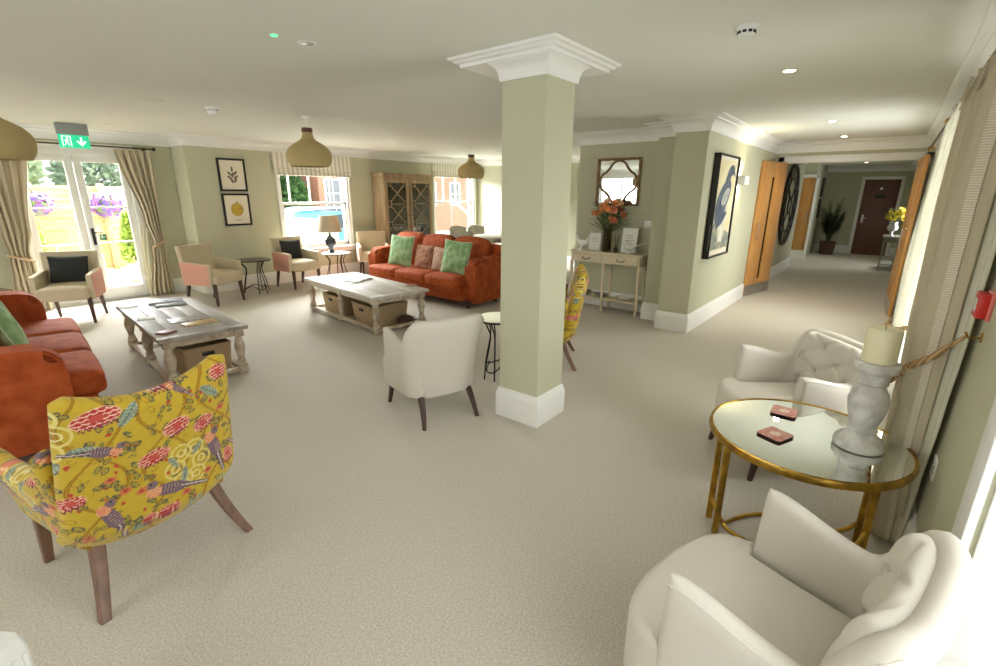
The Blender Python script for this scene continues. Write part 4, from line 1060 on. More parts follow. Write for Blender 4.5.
# vase with flowers
t = thing('glass_vase', 'tall smoky glass vase on the console table', 'vase', con(0.58))
SMOKE = mat_glass('smoky_glass', (206, 200, 180), 0.02, 0.2)
bm = new(); add_lathe(bm, [(0, 0), (0.055, 0), (0.06, 0.01), (0.058, 0.36), (0.056, 0.40), (0.060, 0.405), (0.052, 0.40), (0.054, 0.02), (0, 0.015)], n=28, cap=False); obj('vase_body', bm, SMOKE, t)
def bouquet(name, label, loc, spread, h0, h1, cols, leafm, nfl, nlf, seed, fl=0.045, sx=1.0):
    t = thing(name, label, 'flowers', loc); t.scale = (sx, 1, 1); rr = random.Random(seed)
    bs = new(); bl = new(); tips = []
    for k in range(nfl):
        a = rr.uniform(0, 2*PI); q = spread*math.sqrt(rr.random()); z = h0+(h1-h0)*rr.random()*(1-0.3*q/spread)
        tip = Vector((q*math.cos(a), q*math.sin(a), z)); tips.append(tip)
        add_tube(bs, [(0.012*math.cos(a), 0.012*math.sin(a), 0.03), (0.02*math.cos(a), 0.02*math.sin(a), h0*0.62), tip], 0.0025, 5)
    for k in range(nlf):
        a = rr.uniform(0, 2*PI); q = spread*(0.3+0.85*rr.random()); z = h0*0.82+(h1-h0)*rr.random()
        c = Vector((q*math.cos(a), q*math.sin(a), z)); L = rr.uniform(0.05, 0.10); d = Vector((math.cos(a)*0.8, math.sin(a)*0.8, rr.uniform(-0.2, 0.8))).normalized()
        sd = d.cross(Vector((0, 0, 1))).normalized()*L*0.28; up = sd.cross(d).normalized()*0.006
        vs_ = [bl.verts.new(p) for p in (c, c+d*L*0.5+sd+up, c+d*L, c+d*L*0.5-sd+up, )]; bl.faces.new(vs_)
        add_tube(bs, [(0, 0, h0*0.6), c], 0.002, 4)
    obj('stems', bs, leafm[0], t); obj('leaves', bl, leafm[1], t)
    for ci, m in enumerate(cols):
        for tip in tips[ci::len(cols)]:
            bf = new(); qa = ((tip-Vector((0, 0, h0*0.6))).normalized()+Vector((-0.9, -0.3, 0.1))).normalized().to_track_quat('Z', 'Y')
            for ringk, (nr, ro, tilt) in enumerate(((7, 1.0, 0.25), (6, 0.72, 0.7), (4, 0.42, 1.2))):
                for k in range(nr):
                    a = 2*PI*k/nr+ringk*0.4; d = Vector((math.cos(a)*math.cos(tilt), math.sin(a)*math.cos(tilt), math.sin(tilt))); sd = Vector((-math.sin(a), math.cos(a), 0))*fl*0.42*ro
                    p1 = d*fl*0.55*ro; p2 = d*fl*ro+Vector((0, 0, 0.005))
                    vv = [bf.verts.new(tip+qa @ p) for p in (Vector((0, 0, 0)), p1+sd, p2, p1-sd)]; bf.faces.new(vv)
            obj('bloom', bf, m, t)
    return t
LEAFD = mat('dark_leaf', (58, 78, 52), 0.6, var=0.4, scale=30); STEM = mat('green_stem', (84, 92, 52), 0.7)
LEAFM = mat('mid_leaf', (96, 124, 60), 0.6, var=0.4, scale=30)
bouquet('flower_bouquet', 'orange and rust flower bouquet in the smoky glass vase', (6.245, 3.055, CHH+0.016), 0.23, 0.40, 0.72, [mat('orange_petal', (238, 150, 84), 0.7), mat('rust_petal', (214, 120, 84), 0.7), mat('peach_petal', (244, 194, 146), 0.7)], (STEM, LEAFM), 22, 150, 3, 0.062, 0.5)
# hen figurines
WCER = mat('white_ceramic', (238, 236, 226), 0.25)
def hen(label, loc, rz, s, tail):
    t = thing('bird_figurine', label, 'figurine', loc, rz, 'white bird figurines on the console'); 
    bm = new(); add_lathe(bm, [(0, 0), (0.045*s, 0), (0.045*s, 0.012*s), (0.018*s, 0.03*s), (0.016*s, 0.06*s)], n=18); obj('stand', bm, WCER, t)
    bm = new(); add_tube(bm, [(-0.11*s, 0, 0.16*s), (-0.07*s, 0, 0.115*s), (0, 0, 0.095*s), (0.05*s, 0, 0.115*s), (0.075*s, 0, 0.165*s), (0.085*s, 0, 0.205*s), (0.115*s, 0, 0.20*s)], 0.03, 12, rads=[0.012*s, 0.035*s, 0.05*s, 0.042*s, 0.024*s, 0.022*s, 0.004*s]); obj('body', bm, WCER, t)
    bm = new(); add_tube(bm, [(-0.08*s, 0, 0.12*s), (-0.08*s-tail[0]*0.5, 0, 0.12*s+tail[1]*0.55), (-0.08*s-tail[0], 0, 0.12*s+tail[1])], 0.02, 8, rads=[0.03*s, 0.018*s, 0.006*s], flat=0.5); obj('tail', bm, WCER, t)
    return t
hen('white hen figurine at the left end of the console table', con(0.97, 0.02), -PI/2+PI, 1.0, (0.05, 0.12))
hen('white long-tailed bird figurine at the right end of the console table', con(0.22, 0.06), PI/2, 0.8, (0.20, 0.07))
# framed cards
def card_frame(label, loc, w, h, seed, mm):
    t = thing('card_holder', label, 'framed card', loc, -PI/2, 'framed cards on the console'); R = (-0.14, 0, 0)
    bm = new(); add_box(bm, (0, 0, h/2), (w, 0.012, h), R, bev=0.003); obj('frame', bm, mm, t)
    bm = new(); add_box(bm, (0, -0.0075, h/2), (w*0.84, 0.002, h*0.86), R); obj('card', bm, PAPER, t, False)
    bm = new()
    for k in range(5): add_box(bm, (0, -0.0092, h*0.70-k*h*0.10), (w*(0.55-0.08*(k % 2)), 0.001, h*0.018), R)
    obj('print_lines', bm, mat('grey_ink', (150, 150, 150), 0.8), t, False)
    bm = new(); add_box(bm, (0, 0.035, h*0.36), (w*0.2, 0.006, h*0.76), (0.24, 0, 0)); obj('easel_back', bm, mm, t, False)
    return t
card_frame('small white framed card left of the flower vase', con(0.78, -0.02), 0.19, 0.25, 1, WCER)
card_frame('larger white framed notice at the right end of the console', con(0.27, -0.04), 0.22, 0.34, 2, WCER)
# reed diffuser
t = thing('reed_diffuser', 'small reed diffuser bottle right of the vase on the console', 'diffuser', con(0.43, 0.02))
bm = new(); add_lathe(bm, [(0, 0), (0.032, 0), (0.034, 0.006), (0.032, 0.055), (0.014, 0.072), (0.014, 0.09), (0.010, 0.09), (0.010, 0.07), (0.028, 0.05), (0.028, 0.008), (0, 0.006)], n=20, cap=False); obj('bottle', bm, mat_glass('pale_bottle_glass', (200, 206, 200), 0.02, 0.25), t)
for k in range(6):
    a = k*1.05; bm = new(); add_cyl(bm, (0.006*math.cos(a+PI), 0.006*math.sin(a+PI), 0.01), (0.05*math.cos(a)*1.0, 0.05*math.sin(a), 0.24), 0.0022, n=5); obj('reed', bm, BLACK, t)
# dishes on the lower shelf
def dish(label, u, r, h, m):
    b = new(); add_lathe(b, [(0, 0), (r*0.55, 0), (r*0.8, h*0.4), (r, h), (r*0.96, h), (r*0.74, h*0.45), (r*0.5, h*0.15), (0, h*0.12)], n=28, cap=False)
    single('dish', b, m, label, 'dish', con(u, 0.0, 0.1765), 0, 'dishes on the console shelf')
dish('wide white dish on the right of the console lower shelf', 0.26, 0.115, 0.05, WCER)
dish('grey dish in the middle of the console lower shelf', 0.62, 0.11, 0.05, mat('grey_ceramic', (150, 146, 138), 0.3))
dish('dark dish at the left of the console lower shelf', 0.90, 0.115, 0.06, mat('dark_ceramic', (92, 84, 76), 0.3))

# glazed bookcase between the windows
t = thing('glazed_cabinet', 'tall limed oak cabinet with two fretwork glass doors behind the sofa', 'cabinet', (7.05, 8.31, 0), 0)
CWD, CDP, CHT = 1.32, 0.38, 2.0
bm = new()
for s in (-1, 1): add_box(bm, (s*(CWD/2-0.015), 0, CHT/2), (0.03, CDP, CHT-0.04), bev=0.003)
add_box(bm, (0, CDP/2-0.01, CHT/2), (CWD-0.06, 0.02, CHT-0.06)); add_box(bm, (0, 0, 0.06), (CWD-0.04, CDP-0.02, 0.12), bev=0.004); add_box(bm, (0, 0, CHT-0.08), (CWD-0.04, CDP-0.02, 0.10), bev=0.003); add_box(bm, (0, 0, 0.44), (CWD-0.06, CDP-0.03, 0.03))
obj('carcass', bm, LIMED, t)
bm = new(); add_box(bm, (0, 0, CHT-0.015), (CWD+0.06, CDP+0.05, 0.03), bev=0.008); add_box(bm, (0, 0, CHT-0.045), (CWD+0.03, CDP+0.025, 0.03), bev=0.008); obj('cornice', bm, LIMED, t)
for z in (0.83, 1.20, 1.56):
    bm = new(); add_box(bm, (0, 0.02, z), (CWD-0.07, CDP-0.09, 0.02)); obj('shelf', bm, LIMED, t, False)
for s in (-1, 1):
    bm = new(); x0 = s*(CWD/4-0.002); wd = CWD/2-0.03; za, zb = 0.46, CHT-0.12; y = -CDP/2+0.004
    for e in (-1, 1): add_box(bm, (x0+e*(wd/2-0.035), y, (za+zb)/2), (0.07, 0.026, zb-za), bev=0.004)
    add_box(bm, (x0, y, za+0.04), (wd, 0.025, 0.08), bev=0.004); add_box(bm, (x0, y, zb-0.035), (wd, 0.025, 0.07), bev=0.004)
    d = obj('door', bm, LIMED, t)
    bm = new(); gx0, gx1 = x0-wd/2+0.07, x0+wd/2-0.07; gw = gx1-gx0; gz0, gz1 = za+0.08, zb-0.07; gh = gz1-gz0
    def bar(a, b_):
        a = (gx0+gw*a[0], gz0+gh*a[1]); b_ = (gx0+gw*b_[0], gz0+gh*b_[1])
        L = math.hypot(b_[0]-a[0], b_[1]-a[1]); add_box(bm, ((a[0]+b_[0])/2, y-0.004, (a[1]+b_[1])/2), (L+0.012, 0.016, 0.016), (0, -math.atan2(b_[1]-a[1], b_[0]-a[0]), 0))
    for k in range(3):
        b0, b1 = k/3, (k+1)/3; mm_ = (b0+b1)/2; e = 0.045
        bar((0.16, b0+e), (0.84, b1-e)); bar((0.16, b1-e), (0.84, b0+e))
        bar((0.16, b0), (0.16, b0+e)); bar((0.84, b0), (0.84, b0+e)); bar((0.16, b1-e), (0.16, b1)); bar((0.84, b1-e), (0.84, b1))
        bar((0, b0+e), (0.16, b0+e)); bar((0.84, b0+e), (1, b0+e)); bar((0, b1-e), (0.16, b1-e)); bar((0.84, b1-e), (1, b1-e))
        if k: bar((0.16, b0), (0.84, b0))
    obj('fretwork', bm, LIMED, d, False)
    bm = new(); add_box(bm, (x0, y+0.006, (gz0+gz1)/2), (gw+0.01, 0.003, gh+0.01)); obj('pane', bm, mat_glass('cabinet_glass', (190, 192, 186), 0.02, 1.6), d, False)
    bm = new(); add_lathe(bm, [(0.004, 0), (0.006, 0.012), (0.013, 0.02), (0.010, 0.03), (0, 0.032)], (x0-s*(wd/2-0.03), y-0.012, 1.15), 12, (PI/2, 0, 0)); obj('knob', bm, BLACK, d)
    bm = new(); add_box(bm, (x0, y, 0.29), (wd, 0.024, 0.28), bev=0.004); obj('lower_door', bm, LIMED, t)
rr = random.Random(11)
BOOKC = [mat('book_cloth_'+n, c, 0.7, var=0.2, scale=60) for n, c in (('navy', (52, 60, 86)), ('maroon', (96, 46, 46)), ('olive', (92, 92, 56)), ('cream', (206, 196, 168)), ('slate', (92, 96, 104)), ('tan', (160, 124, 84)))]
CN = {'navy': 0, 'maroon': 1, 'olive': 2, 'cream': 3, 'slate': 4, 'tan': 5}; CNL = list(CN)
SH = [(0.456, 'bottom'), (0.8405, 'second'), (1.2105, 'third'), (1.5705, 'top')]
for si, (z, sn) in enumerate(SH):
    for s in (-1, 1):
        side = 'left' if s < 0 else 'right'
        x = s*0.31-0.22
        n = 0; seen = set()
        while x < s*0.31+0.20 and n < 7:
            ci = rr.randrange(6); th = rr.uniform(0.03, 0.055); hh = rr.uniform(0.18, 0.27); dp = rr.uniform(0.14, 0.18)
            tt = thing('book', '', 'book', (7.05+x+th/2, 8.31+0.06, z), 0, 'books in the glazed cabinet')
            tt['label'] = 'upright %s book, number of spines from the left %d, %s shelf behind the %s cabinet door' % (CNL[ci], n+1, sn, side)
            tt['label'] = '%s %s book in place %s from the left, %s shelf, %s cabinet door' % ('tall' if hh > 0.225 else 'short', CNL[ci], ('one', 'two', 'three', 'four', 'five', 'six', 'seven')[n], sn, side)
            bm = new(); add_box(bm, (0, 0, hh/2), (th, dp, hh), bev=0.003); obj('cover', bm, BOOKC[ci], tt, False)
            bm = new(); add_box(bm, (0, -dp/2-0.0006, hh*0.75), (th*0.7, 0.001, hh*0.1)); obj('spine_band', bm, BOOKC[3 if ci != 3 else 1], tt, False)
            x += th+rr.choice((0.003, 0.004, 0.03)); n += 1

# ================================================================== DINING AREA BEHIND THE SOFA
GREYF = mat('grey_boucle', (176, 170, 152), 0.9, scale=60, rgb2=(150, 144, 126), bump=0.15, bscale=400)
t = thing('dining_table', 'pale oak dining table behind the far rust sofa', 'dining table', (8.15, 6.55, 0), 0.0)
bm = new(); add_box(bm, (0, 0, 0.735), (1.5, 0.95, 0.03), bev=0.008); obj('tabletop', bm, mat('pale_table_wood', (206, 198, 180), 0.5, scale=10, rgb2=(186, 176, 154), stretch=(0.15, 1, 1)), t)
bm = new(); add_box(bm, (0, 0, 0.68), (1.36, 0.8, 0.08)); obj('apron', bm, WHITEWASH, t, False)
for sx in (-1, 1):
    for sy in (-1, 1):
        bm = new(); add_lathe(bm, turned_leg(0.72, 0.04), (sx*0.66, sy*0.38, 0), 14); obj('leg', bm, WHITEWASH, t)
def make_dining(label, loc, rz, group):
    t = thing('dining_chair', label, 'dining chair', loc, rz, group)
    def mid(u, v):
        b = (v+1)/2; a = u*1.15
        return Vector((0.245*math.sin(a)*1.05*(1+0.10*b), -0.06-0.19*math.cos(a)-0.05*b, 0.40+(0.50-0.05*u*u)*b))
    bm = new(); slab(bm, mid, lambda u, v: 0.06, 26, 16, ends=(16, 12)); obj('backrest', bm, GREYF, t, ang=60)
    bm = new(); softbox(bm, (0, 0.02, 0.415), (0.47, 0.46, 0.12), 0.04, 8, 0.015); obj('seat', bm, GREYF, t, ang=60)
    for sx in (-1, 1):
        for sy in (-1, 1): obj('leg', taper_leg((sx*0.19, 0.02+sy*0.17, 0.37), (sx*0.20, 0.02+sy*0.20, 0), 0.02, 0.013), DARKWOOD, t)
    return t
DG = 'grey dining chairs'
dc = make_dining('grey dining chair near the left window edge, directly above the middle of the sofa', (7.42, 6.72, 0), face(1, 0.0), DG)
dup(dc, (8.05, 7.45, 0), face(0, -1), 'grey dining chair on the window side of the dining table', DG)
dup(dc, (8.62, 7.42, 0), face(-0.1, -1), 'second grey dining chair on the window side, nearer the pillar', DG)
dup(dc, (7.95, 5.62, 0), face(0, 1), 'grey dining chair on the sofa side of the dining table', DG)

# ================================================================== CURTAINS, BLINDS
def translucent(m, share):
    nt = m.node_tree; N = nt.nodes; L = nt.links; b = N['Principled BSDF']; out = N['Material Output']
    tr = N.new('ShaderNodeBsdfTranslucent'); tr.inputs[0].default_value = b.inputs['Base Color'].default_value
    mx = N.new('ShaderNodeMixShader'); mx.inputs[0].default_value = share
    L.new(b.outputs[0], mx.inputs[1]); L.new(tr.outputs[0], mx.inputs[2]); L.new(mx.outputs[0], out.inputs[0])
    return m
CURT = mat('oatmeal_curtain', (206, 194, 166), 0.9, var=0.05, scale=60, bump=0.1, bscale=500, spec=0.1)
CURTW = mat('ivory_curtain', (240, 238, 226), 0.9, var=0.03, scale=60, bump=0.1, bscale=500, spec=0.1)
LINING = mat('cream_lining', (238, 234, 212), 0.9, spec=0.1)
translucent(CURT, 0.12); translucent(CURTW, 0.3); translucent(LINING, 0.3)
ROPE = mat_wave('jute_rope', (206, 172, 124), (164, 128, 84), 26, 'DIAGONAL', 0.9, bump=0.5)
def curtain_mesh(fn, nu, nv, th=0.006):
    """fn(u, v) -> point; u across 0..1, v up 0..1"""
    bm = new(); A = [[fn(i/nu, j/nv) for j in range(nv+1)] for i in range(nu+1)]
    V = [[bm.verts.new(p) for p in r] for r in A]
    for i in range(nu):
        for j in range(nv): bm.faces.new((V[i][j], V[i+1][j], V[i+1][j+1], V[i][j+1]))
    return bm
def thick(o, th):
    m = o.modifiers.new('thickness', 'SOLIDIFY'); m.thickness = th; m.offset = 0
def pleat(u, n, amp, sharp=1.0): return amp*math.sin(2*PI*n*u)
def interp(tab, x):
    for (x0, *y0), (x1, *y1) in zip(tab[:-1], tab[1:]):
        if x <= x1:
            k = smooth01((x-x0)/(x1-x0)); return [a+(b-a)*k for a, b in zip(y0, y1)]
    return list(tab[-1][1:])
def make_curtain(name, label, axis, tab, ztop, folds, amp, matl, group=None, phase=0.0):
    """tab rows: z, start, end (along the wall), centre offset from the wall line; axis 'X' along x"""
    t = thing(name, label, 'curtain', (0, 0, 0), 0, group)
    z0 = tab[0][0]
    def fn(u, v):
        z = z0+(ztop-z0)*v; a, b, off = interp(tab, z)
        s = a+(b-a)*u; k = (b-a)/max(1e-3, tab[-1][2]-tab[-1][1])
        w = off+amp*(1.0 if v < 0.96 else 0.6)*math.sin(2*PI*folds*u+phase)+amp*0.30*math.sin(2*PI*folds*2.3*u+1+2*v)*min(1.0, 12*u)
        return Vector((s, w, z)) if axis == 'X' else Vector((w, s, z))
    bm = curtain_mesh(fn, int(folds*12), 40); o = obj('drape', bm, matl, t, ang=80); thick(o, 0.006)
    # pinch pleat heading
    bm = new(); nh = int(folds)
    for k in range(nh):
        u = (k+0.5)/nh; p = fn(u, 0.985); n = Vector((0, 1, 0)) if axis == 'X' else Vector((1, 0, 0))
        q = fn(u, 0.94); d = -1 if axis == 'X' and p.y > 0 else 1
        for e in (-0.012, 0.0, 0.012):
            ax = Vector((1, 0, 0)) if axis == 'X' else Vector((0, 1, 0))
            add_tube(bm, [q+ax*e*0.5+n*d*0.012, p+ax*e+n*d*0.016], 0.006, 5)
        obj('pinch_pleat', bm, matl, t); bm = new()
    bm.free()
    return t, fn
# garden door curtains, poles
FRP = {'right': [(0.01, 2.33, 2.64, 8.90), (0.70, 2.43, 2.62, 8.90), (0.86, 2.48, 2.62, 8.89), (1.15, 2.42, 2.63, 8.90), (2.20, 2.22, 2.66, 8.92)],
       'left': [(0.01, 0.80, 1.14, 8.90), (0.66, 0.84, 1.08, 8.90), (0.80, 0.86, 1.06, 8.89), (1.10, 0.83, 1.13, 8.90), (2.20, 0.70, 1.28, 8.92)]}
tie = {}
for side in ('left', 'right'):
    t, fn = make_curtain('tied_curtain', 'oatmeal curtain tied back on the %s of the garden door' % side, 'X', FRP[side], 2.185, 5, 0.028, CURT, 'garden door curtains')
    zz = 0.82 if side == 'right' else 0.74
    a, b, off = interp(FRP[side], zz)
    bm = new(); c = (a+b)/2
    add_tube(bm, [(c+(b-a)*0.56*math.cos(2*PI*k/28)+0.0, off+0.062*math.sin(2*PI*k/28), zz+0.05*math.cos(2*PI*k/28)*(1 if side == 'right' else -1)) for k in range(28)], 0.018, 8, closed=True)
    obj('tieback', bm, mat('beige_tieback', (196, 168, 136), 0.85), t)
    if side == 'right':
        bm = curtain_mesh(lambda u, v: Vector((2.30+0.10*u-0.03*v+0.10*v*v, 8.945+0.01*math.sin(14*u), 0.01+1.1*v)), 10, 14); o = obj('lining', bm, LINING, t, label='pale lining showing at the leading edge'); thick(o, 0.004)
t = thing('curtain_pole', 'dark curtain pole above the garden door', 'curtain pole', (0, 0, 0))
bm = new(); add_cyl(bm, (0.62, 8.925, 2.215), (2.70, 8.925, 2.215), 0.011); obj('rod', bm, mat('bronze_pole', (96, 82, 56), 0.4, metal=0.7), t)
bm = new()
for x in (0.60, 2.72): add_lathe(bm, [(0, -0.025), (0.02, -0.018), (0.026, 0), (0.02, 0.018), (0, 0.025)], (x, 8.925, 2.215), 12, (0, PI/2, 0))
obj('finial', bm, BLACK, t)
bm = new()
for x in (0.66, 2.62): add_cyl(bm, (x, 8.925, 2.215), (x, 9.045, 2.215), 0.008); add_lathe(bm, [(0, 0), (0.025, 0), (0.025, 0.008), (0, 0.008)], (x, 9.05, 2.215), 12, (PI/2, 0, 0))
obj('bracket', bm, BLACK, t)

# right-hand wall: near curtain, cream curtain, bright far curtain
LACE = mat_wave('oatmeal_lace_band', (228, 219, 200), (204, 190, 164), 34, 'Z', 0.9, sharp=(0.3, 0.7), bump=0.3)
NT = [(0.012, 2.66, 2.95, -0.255), (0.40, 2.58, 2.93, -0.232), (0.75, 2.50, 2.91, -0.222), (1.10, 2.44, 3.10, -0.216), (1.58, 2.42, 3.35, -0.214), (2.13, 2.40, 3.50, -0.224)]
t, fnN = make_curtain('patterned_curtain', 'large near curtain with a woven band beside the candle holder', 'X', NT, 2.135, 4, 0.048, CURT, 'right-hand curtains', -PI/2)
bm = curtain_mesh(lambda u, v: fnN(0.050+0.020*u, v)+Vector((-0.005, 0.006, 0)), 10, 40); o = obj('woven_band', bm, LACE, t, label='lace-like vertical band'); thick(o, 0.004)
bm = curtain_mesh(lambda u, v: Vector((interp(NT, 0.012+2.12*v)[0]-0.02+0.04*u, -0.272-0.034*(1-u)+0.004*math.sin(9*u), 0.012+2.12*v)), 8, 24); o = obj('lining', bm, LINING, t, label='pale yellow-cream lining edge'); thick(o, 0.005)
bm = new()
rp = [(2.355, -0.290, 1.118), (2.41, -0.258, 1.06), (2.445, -0.225, 1.00), (2.51, -0.180, 0.94), (2.60, -0.150, 0.875), (2.72, -0.132, 0.81), (2.84, -0.126, 0.755), (2.97, -0.16, 0.74), (3.02, -0.30, 0.80)]
add_tube(bm, rp, 0.02, 8, rads=[0.006, 0.009, 0.012, 0.015, 0.018, 0.020, 0.021, 0.018, 0.010]); obj('rope_tieback', bm, ROPE, t, label='jute rope tieback')
t, fnF = make_curtain('cream_curtain', 'cream curtain tied with a rope at the far side of the near window', 'X',
    [(0.012, 3.70, 4.72, -0.215), (0.60, 3.70, 4.66, -0.20), (0.75, 3.70, 4.60, -0.195), (1.1, 3.60, 4.62, -0.20), (2.13, 3.45, 4.52, -0.215)], 2.135, 6, 0.042, CURTW, 'right-hand curtains')
bm = new(); add_tube(bm, [(3.62, -0.31, 0.90), (3.62, -0.20, 0.86), (3.8, -0.14, 0.80), (4.42, -0.115, 0.70), (4.58, -0.14, 0.72), (4.64, -0.22, 0.78), (4.64, -0.31, 0.82)], 0.015, 8); obj('rope_tieback', bm, ROPE, t, label='jute rope tieback')
t, fnG = make_curtain('bright_curtain', 'bright ivory curtain farthest along the right wall, just before the open oak door', 'X',
    [(0.012, 5.80, 6.60, -0.235), (0.40, 5.75, 6.30, -0.235), (0.95, 5.65, 6.75, -0.235), (2.13, 5.40, 6.00, -0.24)], 2.135, 6, 0.03, CURTW, 'right-hand curtains')
def right_pole(label, x0, x1):
    t = thing('curtain_pole', label, 'curtain pole', (0, 0, 0))
    bm = new(); add_cyl(bm, (x0+0.02, -0.215, 2.165), (x1-0.02, -0.215, 2.165), 0.015); obj('rod', bm, mat('bronze_pole', (96, 82, 56), 0.4, metal=0.7), t)
    for x in (x0, x1):
        bm = new(); add_lathe(bm, [(0, -0.03), (0.024, -0.02), (0.03, 0), (0.024, 0.02), (0, 0.03)], (x, -0.215, 2.165), 12, (0, PI/2, 0)); obj('finial', bm, BRASS, t)
    for x in (x0+0.06, x1-0.06):
        bm = new(); add_cyl(bm, (x, -0.215, 2.165), (x, -0.325, 2.165), 0.008); add_lathe(bm, [(0, 0), (0.025, 0), (0.025, 0.006), (0, 0.006)], (x, -0.328, 2.165), 12, (-PI/2, 0, 0)); obj('bracket', bm, BRASS, t)
right_pole('curtain pole along the right-hand wall from the near curtain to the cream curtain', 2.32, 4.58)
right_pole('curtain pole above the bright far curtain next to the oak door', 5.30, 8.0)

# roman blinds
def roman_blind(label, x0, x1, z0, z1, group):
    t = thing('roman_blind', label, 'blind', (0, 0, 0), 0, group)
    prof = [(YW-0.030, z1)]
    n = 3
    zz = z1
    prof = [(8.478, z1), (8.476, z0+0.13), (8.462, z0+0.10), (8.474, z0+0.085), (8.458, z0+0.055), (8.472, z0+0.045), (8.452, z0+0.012), (8.470, z0), (8.482, z0+0.01), (8.484, z1)]
    bm = new(); loft(bm, [[Vector((x, y, z)) for y, z in prof] for x in (x0, x1)]); obj('fabric', bm, mat_wave('blind_stripe', (236, 232, 216), (204, 198, 178), 3.6, 'X', 0.9, sharp=(0.62, 0.72)), t, False)
    bm = new(); add_box(bm, ((x0+x1)/2, 8.495, z1-0.015), (x1-x0, 0.03, 0.03)); obj('headrail', bm, TRIM, t, False)
roman_blind('striped roman blind on the window behind the table lamp', 4.32, 5.90, 1.89, 2.272, 'roman blinds')
roman_blind('striped roman blind on the window right of the cabinet', 8.10, 9.62, 1.97, 2.272, 'roman blinds')

# ================================================================== LIGHTS AND CEILING FITTINGS
EMW = mat('warm_bulb', (255, 240, 214), emit=(255, 236, 205), estr=14.0)
def spot(loc, power, size=2.5, blend=0.7, col=(1, 0.96, 0.88), parent=None, r=0.03):
    ld = bpy.data.lights.new('downlight_beam', 'SPOT'); ld.energy = power; ld.spot_size = size; ld.spot_blend = blend; ld.shadow_soft_size = r; ld.color = col
    o = bpy.data.objects.new('downlight_beam', ld); COL.objects.link(o); o.location = loc
    if parent: o.parent = parent
def downlight(label, x, y, power, on=True, led=None):
    t = thing('downlight', label, 'downlight', (x, y, CZ), 0, 'ceiling downlights')
    bm = new(); add_lathe(bm, [(0.040, -0.004), (0.050, -0.004), (0.053, 0.0), (0.040, 0.0)], n=28, cap=False); obj('bezel', bm, STEEL if on else PLASTIC, t)
    bm = new(); add_lathe(bm, [(0, -0.006), (0.036, -0.005), (0.040, 0), (0, 0)], n=24); obj('lamp_face', bm, EMW if on else mat('unlit_lens', (120, 118, 110), 0.2), t)
    if on: spot((0, 0, -0.035), power, parent=t)
downlight('lit downlight nearest to us over the walkway to the doorway', 4.09, 0.73, 24)
downlight('lit downlight over the walkway between the bird picture and the curtains', 7.00, 0.73, 26)
downlight('small lit downlight closest to the double doorway', 8.82, 0.74, 26)
downlight('unlit downlight beside the green indicator on the ceiling left of the pillar', 1.72, 2.81, 0, False)
# unseen downlights added to brighten the foreground, the lounge and the corridor
downlight('added lit downlight above the camera on the walkway line', 1.17, 0.73, 10)
downlight('added lit downlight over the lounge behind the camera', -1.20, 2.81, 16)
downlight('added lit downlight above the left end of the lounge', -1.20, 5.57, 26)
downlight('added lit downlight above the foreground left of the camera', 0.15, 2.30, 11)
downlight('added lit downlight in the corridor near the wall clock', 11.3, 0.74, 9)  # corridor pair added for extra light, fittings unseen
downlight('added lit downlight at the far end of the corridor', 15.6, 0.74, 8)
# green indicator lamp
bm = new(); add_lathe(bm, [(0, -0.008), (0.016, -0.006), (0.02, 0), (0, 0)], n=18); single('indicator_lamp', bm, mat('green_led', (120, 230, 170), emit=(90, 240, 160), estr=1.2), 'tiny green indicator light on the ceiling', 'indicator', (1.53, 2.82, CZ))
def detector(label, x, y, r=0.05, dz=0.0):
    t = thing('smoke_detector', label, 'smoke detector', (x, y, CZ), 0, 'smoke detectors')
    bm = new(); add_lathe(bm, [(0, -0.012), (r*1.05, -0.012), (r*1.1, 0), (0, 0)], n=28); obj('base', bm, PLASTIC, t)
    bm = new(); add_lathe(bm, [(0, -0.048-dz), (r*0.55, -0.048-dz), (r*0.8, -0.038-dz), (r*0.9, -0.012), (0, -0.012)], n=28); h = obj('head', bm, PLASTIC, t)
    bm = new()
    for k in range(10): a = 2*PI*k/10; add_box(bm, (r*0.82*math.cos(a), r*0.82*math.sin(a), -0.028), (0.006, 0.018, 0.012), a)
    obj('vent_slot', bm, BLACK, h, False)
detector('white smoke detector on the ceiling between the pillar and the curtain', 2.95, 0.75)
detector('white smoke detector hanging from the ceiling above the armchairs at left', 2.29, 5.60, 0.062, 0.03)
bm = new(); add_lathe(bm, [(0, -0.006), (0.08, -0.006), (0.10, -0.004), (0.105, 0), (0, 0)], n=32); single('ceiling_speaker', bm, mat('speaker_grille', (214, 212, 202), 0.6), 'flat round ceiling speaker at left near the exit sign', 'speaker', (1.76, 5.63, CZ))
bm = new(); add_lathe(bm, [(0, -0.010), (0.03, -0.008), (0.038, 0), (0, 0)], n=20); single('ceiling_sensor', bm, PLASTIC, 'small white ceiling sensor right of the exit sign', 'sensor', (2.02, 8.10, CZ))

